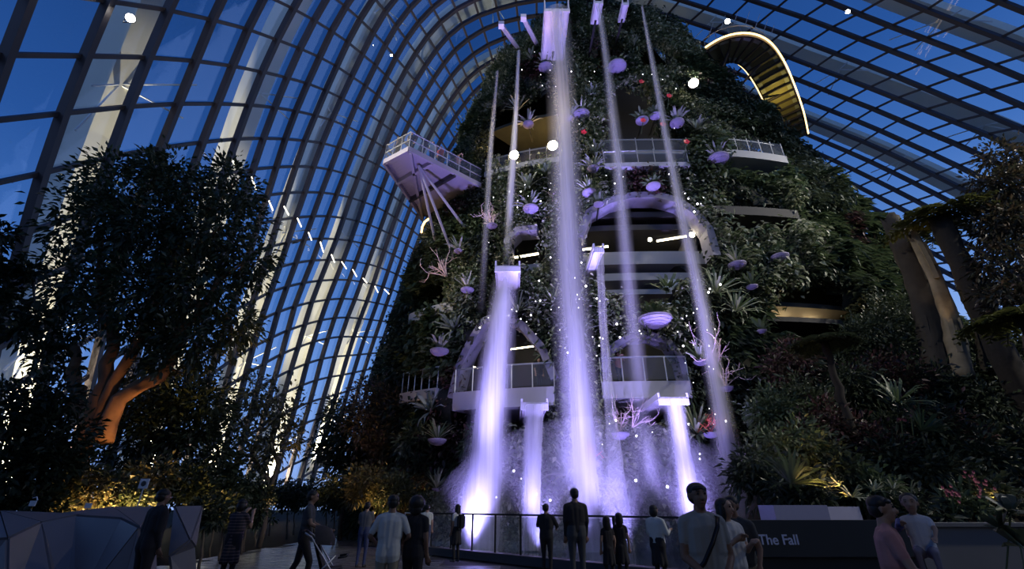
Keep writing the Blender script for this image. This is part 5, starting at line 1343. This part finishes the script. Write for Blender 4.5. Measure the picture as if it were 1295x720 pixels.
# man with shoulder strap
A = person('man in grey T-shirt with dark shoulder strap, hands clasped in front of him', 884, 4.7, 1.645, 0.05, grey_tee, black_c, m_skin_d, {-1: ((-.215, -.01, 1.08), (-.05, -.20, .90)), 1: ((.215, -.01, 1.08), (.05, -.20, .90))}, hair='fringe', voxel=.0095)
add_strap(A, [(.13, -.07, 1.405), (.09, -.125, 1.33), (.01, -.142, 1.20), (-.09, -.135, 1.05), (-.165, -.07, .95), (-.17, .06, .94), (-.05, .13, 1.10), (.08, .12, 1.30), (.13, .03, 1.42), (.13, -.07, 1.405)], .022, m_black, 'shoulder_strap')
add_strap(A, [(-.14, -.115, .985), (-.05, -.135, .98), (.05, -.135, .98), (.14, -.115, .985)], .016, m_black, 'belt')
# couple beside the board
B = person('woman in white patterned shirt and black trousers beside the name board', 915, 5.85, 1.53, .35, pale_top, black_c, None, {-1: ((-.20, -.05, 1.12), (-.10, -.20, 1.24)), 1: ((.20, -.05, 1.12), (.12, -.22, 1.20))}, hair='long', voxel=.011, head_yaw=.35)
B2_ = person('man in dark shirt leaning his head to the woman in the white patterned shirt', 927, 6.15, 1.56, -.75, charcoal, khaki, m_skin_d, {-1: ((-.22, -.05, 1.10), (-.16, -.26, 1.22)), 1: ((.23, .0, 1.10), (.22, -.12, .92))}, hair='short', voxel=.011, head_tilt=.25, lean=.08)
# man in pink carrying a child
Pk = person('man in dusty pink shirt carrying a small child on his arm', 1106, 4.45, 1.53, 1.05, pink_c, khaki, m_skin, {-1: ((-.24, -.10, 1.10), (-.02, -.30, 1.06)), 1: ((.24, -.06, 1.10), (.05, -.30, .98))}, hair='fringe', voxel=.0095, sleeve=.6, head_yaw=-.1, lean=.06)
ch_loc = np.array(Pk.location) + np.array([.30, -.02, 0])
Chd = person('small child in white top and blue sleeves carried by the man in pink', 0, 0, .80, -.7, cloth('white_child_top', (.55, .56, .60)), cloth('grey_child_leggings', (.20, .19, .24)), m_skin, {-1: ((-.24, -.10, 1.22), (-.20, -.24, 1.30)), 1: ((.24, -.10, 1.22), (.20, -.24, 1.10))},
             {-1: ((-.12, -.28, .86), (-.12, -.30, .52)), 1: ((.12, -.28, .86), (.12, -.30, .52))}, hair='short', voxel=.015, loc=(ch_loc[0], ch_loc[1], .70), girth=1.05, hs=1.5)
add_strap(Chd, [(-.23, 0, 1.36), (-.28, -.10, 1.22), (-.24, -.22, 1.28)], .06, cloth('blue_sleeve', (.13, .15, .36)), 'sleeve', 1)
# pair seen from behind
D1 = person('man in white shirt and khaki trousers seen from behind', 497, 7.6, 1.60, PI + .1, white_sh, khaki, m_skin_d, {-1: ((-.30, .03, 1.12), (-.22, -.12, 1.02)), 1: ((.30, .03, 1.12), (.22, -.12, 1.02))}, sleeve=.75, voxel=.012, girth=1.05, waist_hem=.8, face=False)
D2 = person('person in black with big rounded hair standing beside the man in the white shirt', 528, 7.7, 1.57, PI - .3, black_c, black_c, m_skin_d, hair='afro', voxel=.012, face=False, waist_hem=.8)
# father with stroller
E1 = person('person in charcoal T-shirt and black trousers pushing a stroller', 393, 10.0, 1.73, PI / 2 + .25, charcoal, black_c, m_skin_d, {-1: ((-.20, -.08, 1.12), (-.16, -.34, 1.02)), 1: ((.20, -.08, 1.12), (.16, -.34, 1.02))}, {-1: ((-.09, -.16, .50), (-.10, -.12, .085)), 1: ((.09, .08, .50), (.10, .28, .10))}, voxel=.013, head_tilt=.15)
E2 = person('dark-clad person turning away in front of the faceted barrier', 203, 8.2, 1.70, PI - .5, black_c, black_c, m_skin_d, voxel=.014, girth=1.12, sleeve=1.0, face=False)
E3 = person('woman in dark striped dress raising both hands', 306, 10.2, 1.58, -PI / 2 - 1.7, m_striped, black_c, m_skin, {-1: ((-.20, -.16, 1.16), (-.10, -.30, 1.40)), 1: ((.20, -.16, 1.16), (.10, -.30, 1.42))}, hair='bob', dress='full', voxel=.014, head_yaw=.1)
E4 = person('thin person in grey top and blue jeans near the railing return', 465, 14.0, 1.55, PI, cloth('dim_grey_top', (.10, .10, .11)), jeans, m_skin, {-1: ((-.22, -.10, 1.14), (-.12, -.28, 1.36)), 1: ((.22, -.10, 1.14), (.12, -.28, 1.36))}, voxel=.018, face=False)
E5 = person('person in white top standing at the railing return', 541, 16.6, 1.50, PI, white_sh, jeans, voxel=.02, face=False)
E6 = person('woman with dark backpack and pale shirt standing at the railing by the brightest waterfall', 579, 15.3, 1.50, PI + .9, pale_top, black_c, m_skin_d, hair='long', voxel=.018, face=False, dress=True)
add_box(E6, (0, .19, 1.18), (.30, .18, .42), m_black, 'backpack', .05)
E7 = person('broad dark-clad man watching the falls at the railing', 727, 10.6, 1.79, PI + .1, black_c, charcoal, m_skin_d, voxel=.014, sleeve=1.0, face=False, girth=1.06)
E8 = person('hunched dark-clad person at the railing beside the broad man', 690, 12.4, 1.50, PI - .4, black_c, black_c, m_skin_d, {-1: ((-.28, -.10, 1.16), (-.18, -.34, 1.10)), 1: ((.28, -.10, 1.16), (.18, -.34, 1.10))}, voxel=.018, sleeve=1.0, face=False, girth=1.1)
E9 = person('slim girl with long hair at the railing next to the broad man', 765, 10.9, 1.24, PI + .2, black_c, black_c, m_skin, hair='long', voxel=.018, face=False, dress=True, girth=.85, hs=1.12)
E10 = person('slim girl with long hair at the railing next to the woman in the white blouse', 781, 11.0, 1.30, PI - .2, black_c, black_c, m_skin, hair='long', voxel=.018, face=False, dress=True, girth=.85, hs=1.12)
E11 = person('woman in white blouse and long dark skirt at the railing', 826, 10.2, 1.47, PI - .9, white_sh, black_c, m_skin, {-1: ((-.25, -.05, 1.12), (-.18, -.26, 1.18)), 1: ((.25, -.05, 1.12), (.18, -.26, 1.18))}, hair='bob', voxel=.016, sleeve=1.0, face=False, dress=True, girth=1.08)
# people up on the platform and balconies
def up_on(label, x, y, z, rz, top, bot, arms=None, hair='short', off=None):
    p = at_z(x, y, z + .9) if off is None else hit(x, y, off)
    return person(label, 0, 0, 1.68, rz, top, bot, m_skin, arms, hair=hair, voxel=.03, loc=(p[0], p[1], z), face=False)
PHOTO = {-1: ((-.22, -.20, 1.22), (-.08, -.40, 1.40)), 1: ((.22, -.20, 1.22), (.08, -.40, 1.40))}
def on_deck(label, s, t, rz, top, bot, arms=None, hair='short'):
    p = PA + (PD - PA) * s + (PB - PA) * t
    return person(label, 0, 0, 1.68, rz, top, bot, m_skin, arms, hair=hair, voxel=.03, loc=(p[0], p[1], PZ + .06), face=False)
on_deck('dark-clad person at the outer corner of the lookout platform', .06, .72, -1.6, black_c, black_c)
on_deck('person in black leaning on the rail at the tip of the lookout platform', .10, .30, .2, black_c, charcoal)
on_deck('person in white top on the lookout platform', .36, .22, .3, white_sh, jeans)
on_deck('person in red on the lookout platform next to the one in white', .48, .25, -.1, cloth('red_top', (.35, .06, .06)), black_c)
on_deck('person in pink taking a picture on the lookout platform', .72, .2, .6, pink_c, charcoal, PHOTO)

# ------------------------------------------------------------------ stroller
st = thing('stroller', 'black folding stroller with hood and small wheels', 'stroller', (at_y(424, 640, 9.6)[0], 9.6, 0), .25)
m_fab = cloth('black_stroller_fabric', (.022, .02, .024))
for sy in (-.24, .24):
    mb = MB(); mb.tube([(-.42, sy, 1.02), (-.30, sy, .95), (.02, sy, .55), (.36, sy, .12)], .014, 6); mb.build('frame_tube', m_rail, st, True)
    mb = MB(); mb.tube([(-.28, sy, .10), (-.05, sy, .45), (.12, sy, .62)], .013, 6); mb.build('frame_tube', m_rail, st, True)
    for wx in (-.28, .36):
        mb = MB()
        for o_ in (-.025, .025): mb.tube([(wx + .085 * math.cos(a), sy + o_, .095 + .085 * math.sin(a)) for a in np.linspace(0, 2 * PI, 17)], .018, 6, cap=False)
        w_ = mb.build('wheel', m_black, st, True)
        mb = MB(); mb.tube([(wx, sy - .04, .095), (wx, sy + .04, .095)], .03, 8); mb.build('hub', m_rail, w_)
mb = MB(); mb.tube([(-.42, -.24, 1.02), (-.47, -.15, 1.05), (-.47, .15, 1.05), (-.42, .24, 1.02)], .02, 6); mb.build('handle', m_black, st, True)
mb = MB(); mb.add([(-.22, -.22, .90), (-.22, .22, .90), (-.02, .22, .45), (-.02, -.22, .45), (.26, -.20, .47), (.26, .20, .47), (.33, .19, .25), (.33, -.19, .25)] + [(-.26, -.22, .88), (-.26, .22, .88), (-.06, .22, .40), (-.06, -.22, .40), (.26, -.20, .42), (.26, .20, .42), (.30, .19, .23), (.30, -.19, .23)],
              [(0, 1, 2, 3), (3, 2, 5, 4), (4, 5, 6, 7), (8, 11, 10, 9), (11, 12, 13, 10), (12, 15, 14, 13)]); mb.build('seat', m_fab, st)
hood = MB(); V = []
for i in range(7):
    a = -0.2 + i / 6 * 1.9
    for j in range(9):
        b = j / 8 * PI; V.append((-.20 + .34 * math.sin(a) * math.sin(b) * .95 - .02, -.25 * math.cos(b), .84 + .30 * math.cos(a) * math.sin(b)))
ix = np.arange(63).reshape(7, 9); hood.add(V, np.stack([ix[:-1, :-1], ix[:-1, 1:], ix[1:, 1:], ix[1:, :-1]], -1).reshape(-1, 4)); hood.build('hood', m_fab, st, True)
mb = MB(); mb.box((-.02, 0, .24), (.42, .38, .16)); mb.build('basket', m_fab, st)
mb = MB(); mb.tube([(.20, -.24, .62), (.34, -.2, .64), (.34, .2, .64), (.20, .24, .62)], .018, 6); mb.build('bumper_bar', m_black, st, True)

# ------------------------------------------------------------------ reflected light dashes on the glass, dome lamps and the last details
def reflection(x0, y0, x1, y1, label):  # glowing tubes added to imitate light dashes reflected in the glass
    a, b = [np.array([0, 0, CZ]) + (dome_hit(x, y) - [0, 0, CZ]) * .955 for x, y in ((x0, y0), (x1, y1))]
    o = thing('light_reflection', label, 'strip light', a, group='light reflections along the glass wall')
    mb = MB(); mb.tube([np.zeros(3), b - a], .055, 5); mb.build('tube', m_reflection, o)
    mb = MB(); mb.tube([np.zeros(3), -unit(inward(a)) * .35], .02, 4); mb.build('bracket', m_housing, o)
m_reflection = emit_mat('reflection_glow', (1.0, 0.90, 0.70), 3.5)
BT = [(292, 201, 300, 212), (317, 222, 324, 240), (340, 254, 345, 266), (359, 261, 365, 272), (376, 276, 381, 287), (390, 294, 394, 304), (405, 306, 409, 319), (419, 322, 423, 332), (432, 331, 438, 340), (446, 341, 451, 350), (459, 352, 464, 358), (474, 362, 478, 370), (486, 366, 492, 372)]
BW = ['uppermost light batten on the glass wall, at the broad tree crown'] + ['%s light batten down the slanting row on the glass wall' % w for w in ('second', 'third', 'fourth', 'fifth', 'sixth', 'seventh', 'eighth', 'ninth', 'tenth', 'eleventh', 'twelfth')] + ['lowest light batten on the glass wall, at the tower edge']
for b_, w_ in zip(BT, BW): reflection(*b_, w_)
m_lamp_dome = emit_mat('cool_lamp_lens', (1.0, 0.97, 0.92), 45.0)
for x, y, r, lab in ((165, 23, .20, 'round lamp on the glass dome in front of the widest arch'), (920, 27, .26, 'round lamp on the dome just above the curved walkway'), (1072, 15, .18, 'round lamp on the dome beside a set of white struts'), (495, 20 + 50, .10, 'tiny lamp on the dome above the lookout platform')):
    p = np.array([0, 0, CZ]) + (dome_hit(x, y) - [0, 0, CZ]) * .965
    flood(p, -unit(p - np.array([0, 10, 0])), m_lamp_dome, r, lab, 'dome_lamp')
# short glowing arc on the tower's dark flank
P = np.array([hit(x, y, .9) for x, y in ((533, 294), (534, 287), (537, 281), (542, 277))])
o = thing('glowing_arc', 'short golden glowing arc at the tower edge under the lookout platform', 'strip light', P[0])
mb = MB(); mb.tube(P - P[0], .07, 6); mb.build('tube', m_led, o, True)
mb = MB(); mb.tube([P[1] - P[0], P[1] - P[0] + np.array([1.6, .6, -.2])], .04, 5); mb.build('bracket', m_housing, o)
# red blossoms among the plants
m_redp = mat('red_petals', (0.75, 0.03, 0.05), .4)
def blossom_me():
    mb = MB()
    for q in range(5):
        a = q / 5 * 6.283; d = np.array([math.cos(a), -.4, math.sin(a)]) * .20; s = np.array([-math.sin(a), 0, math.cos(a)]) * .10
        mb.add([(0, 0, 0), d * .6 + s, d, d * .6 - s], [(0, 1, 2, 3)])
    me = mb.data('petals'); me.materials.append(m_redp); return me
BM = blossom_me()
for x, y, lab in ((813, 153, 'red flower over the belt balcony'), (868, 180, 'red flower at the end of the belt balcony'), (738, 168, 'red flower beside the tallest waterfall'), (838, 158, 'red flower beside the slanting waterfall'), (811, 104, 'red flower below the rocky top alcove'), (846, 122, 'red flower under the brightest flood lamp')):
    p = hit(x, y, 1.0); root = thing('red_flower', lab + ' on the planted tower', 'flower', p, group='red flowers on the tower')
    link('petals', BM, root); mb = MB(); mb.tube([(0, 0, 0), (0, .6, -.5)], .03, 4); mb.build('stem', m_leaf_mid, root)
# people on the balconies
for (x, y, lab, top_, arms_) in ((783, 468, 'person in pink on the middle balcony with arms raised', pink_c, PHOTO), (682, 478, 'dark-clad person on the lower balcony', black_c, None)):
    p = hit(x, y, -.6); zb = th_px((571 + 699) / 2, 492, .35)[1] if x < 720 else th_px((758 + 872) / 2, 482, .35)[1]
    person(lab, 0, 0, 1.65, .2, top_, charcoal, m_skin, arms_, voxel=.028, loc=(p[0], p[1], zb), face=False)
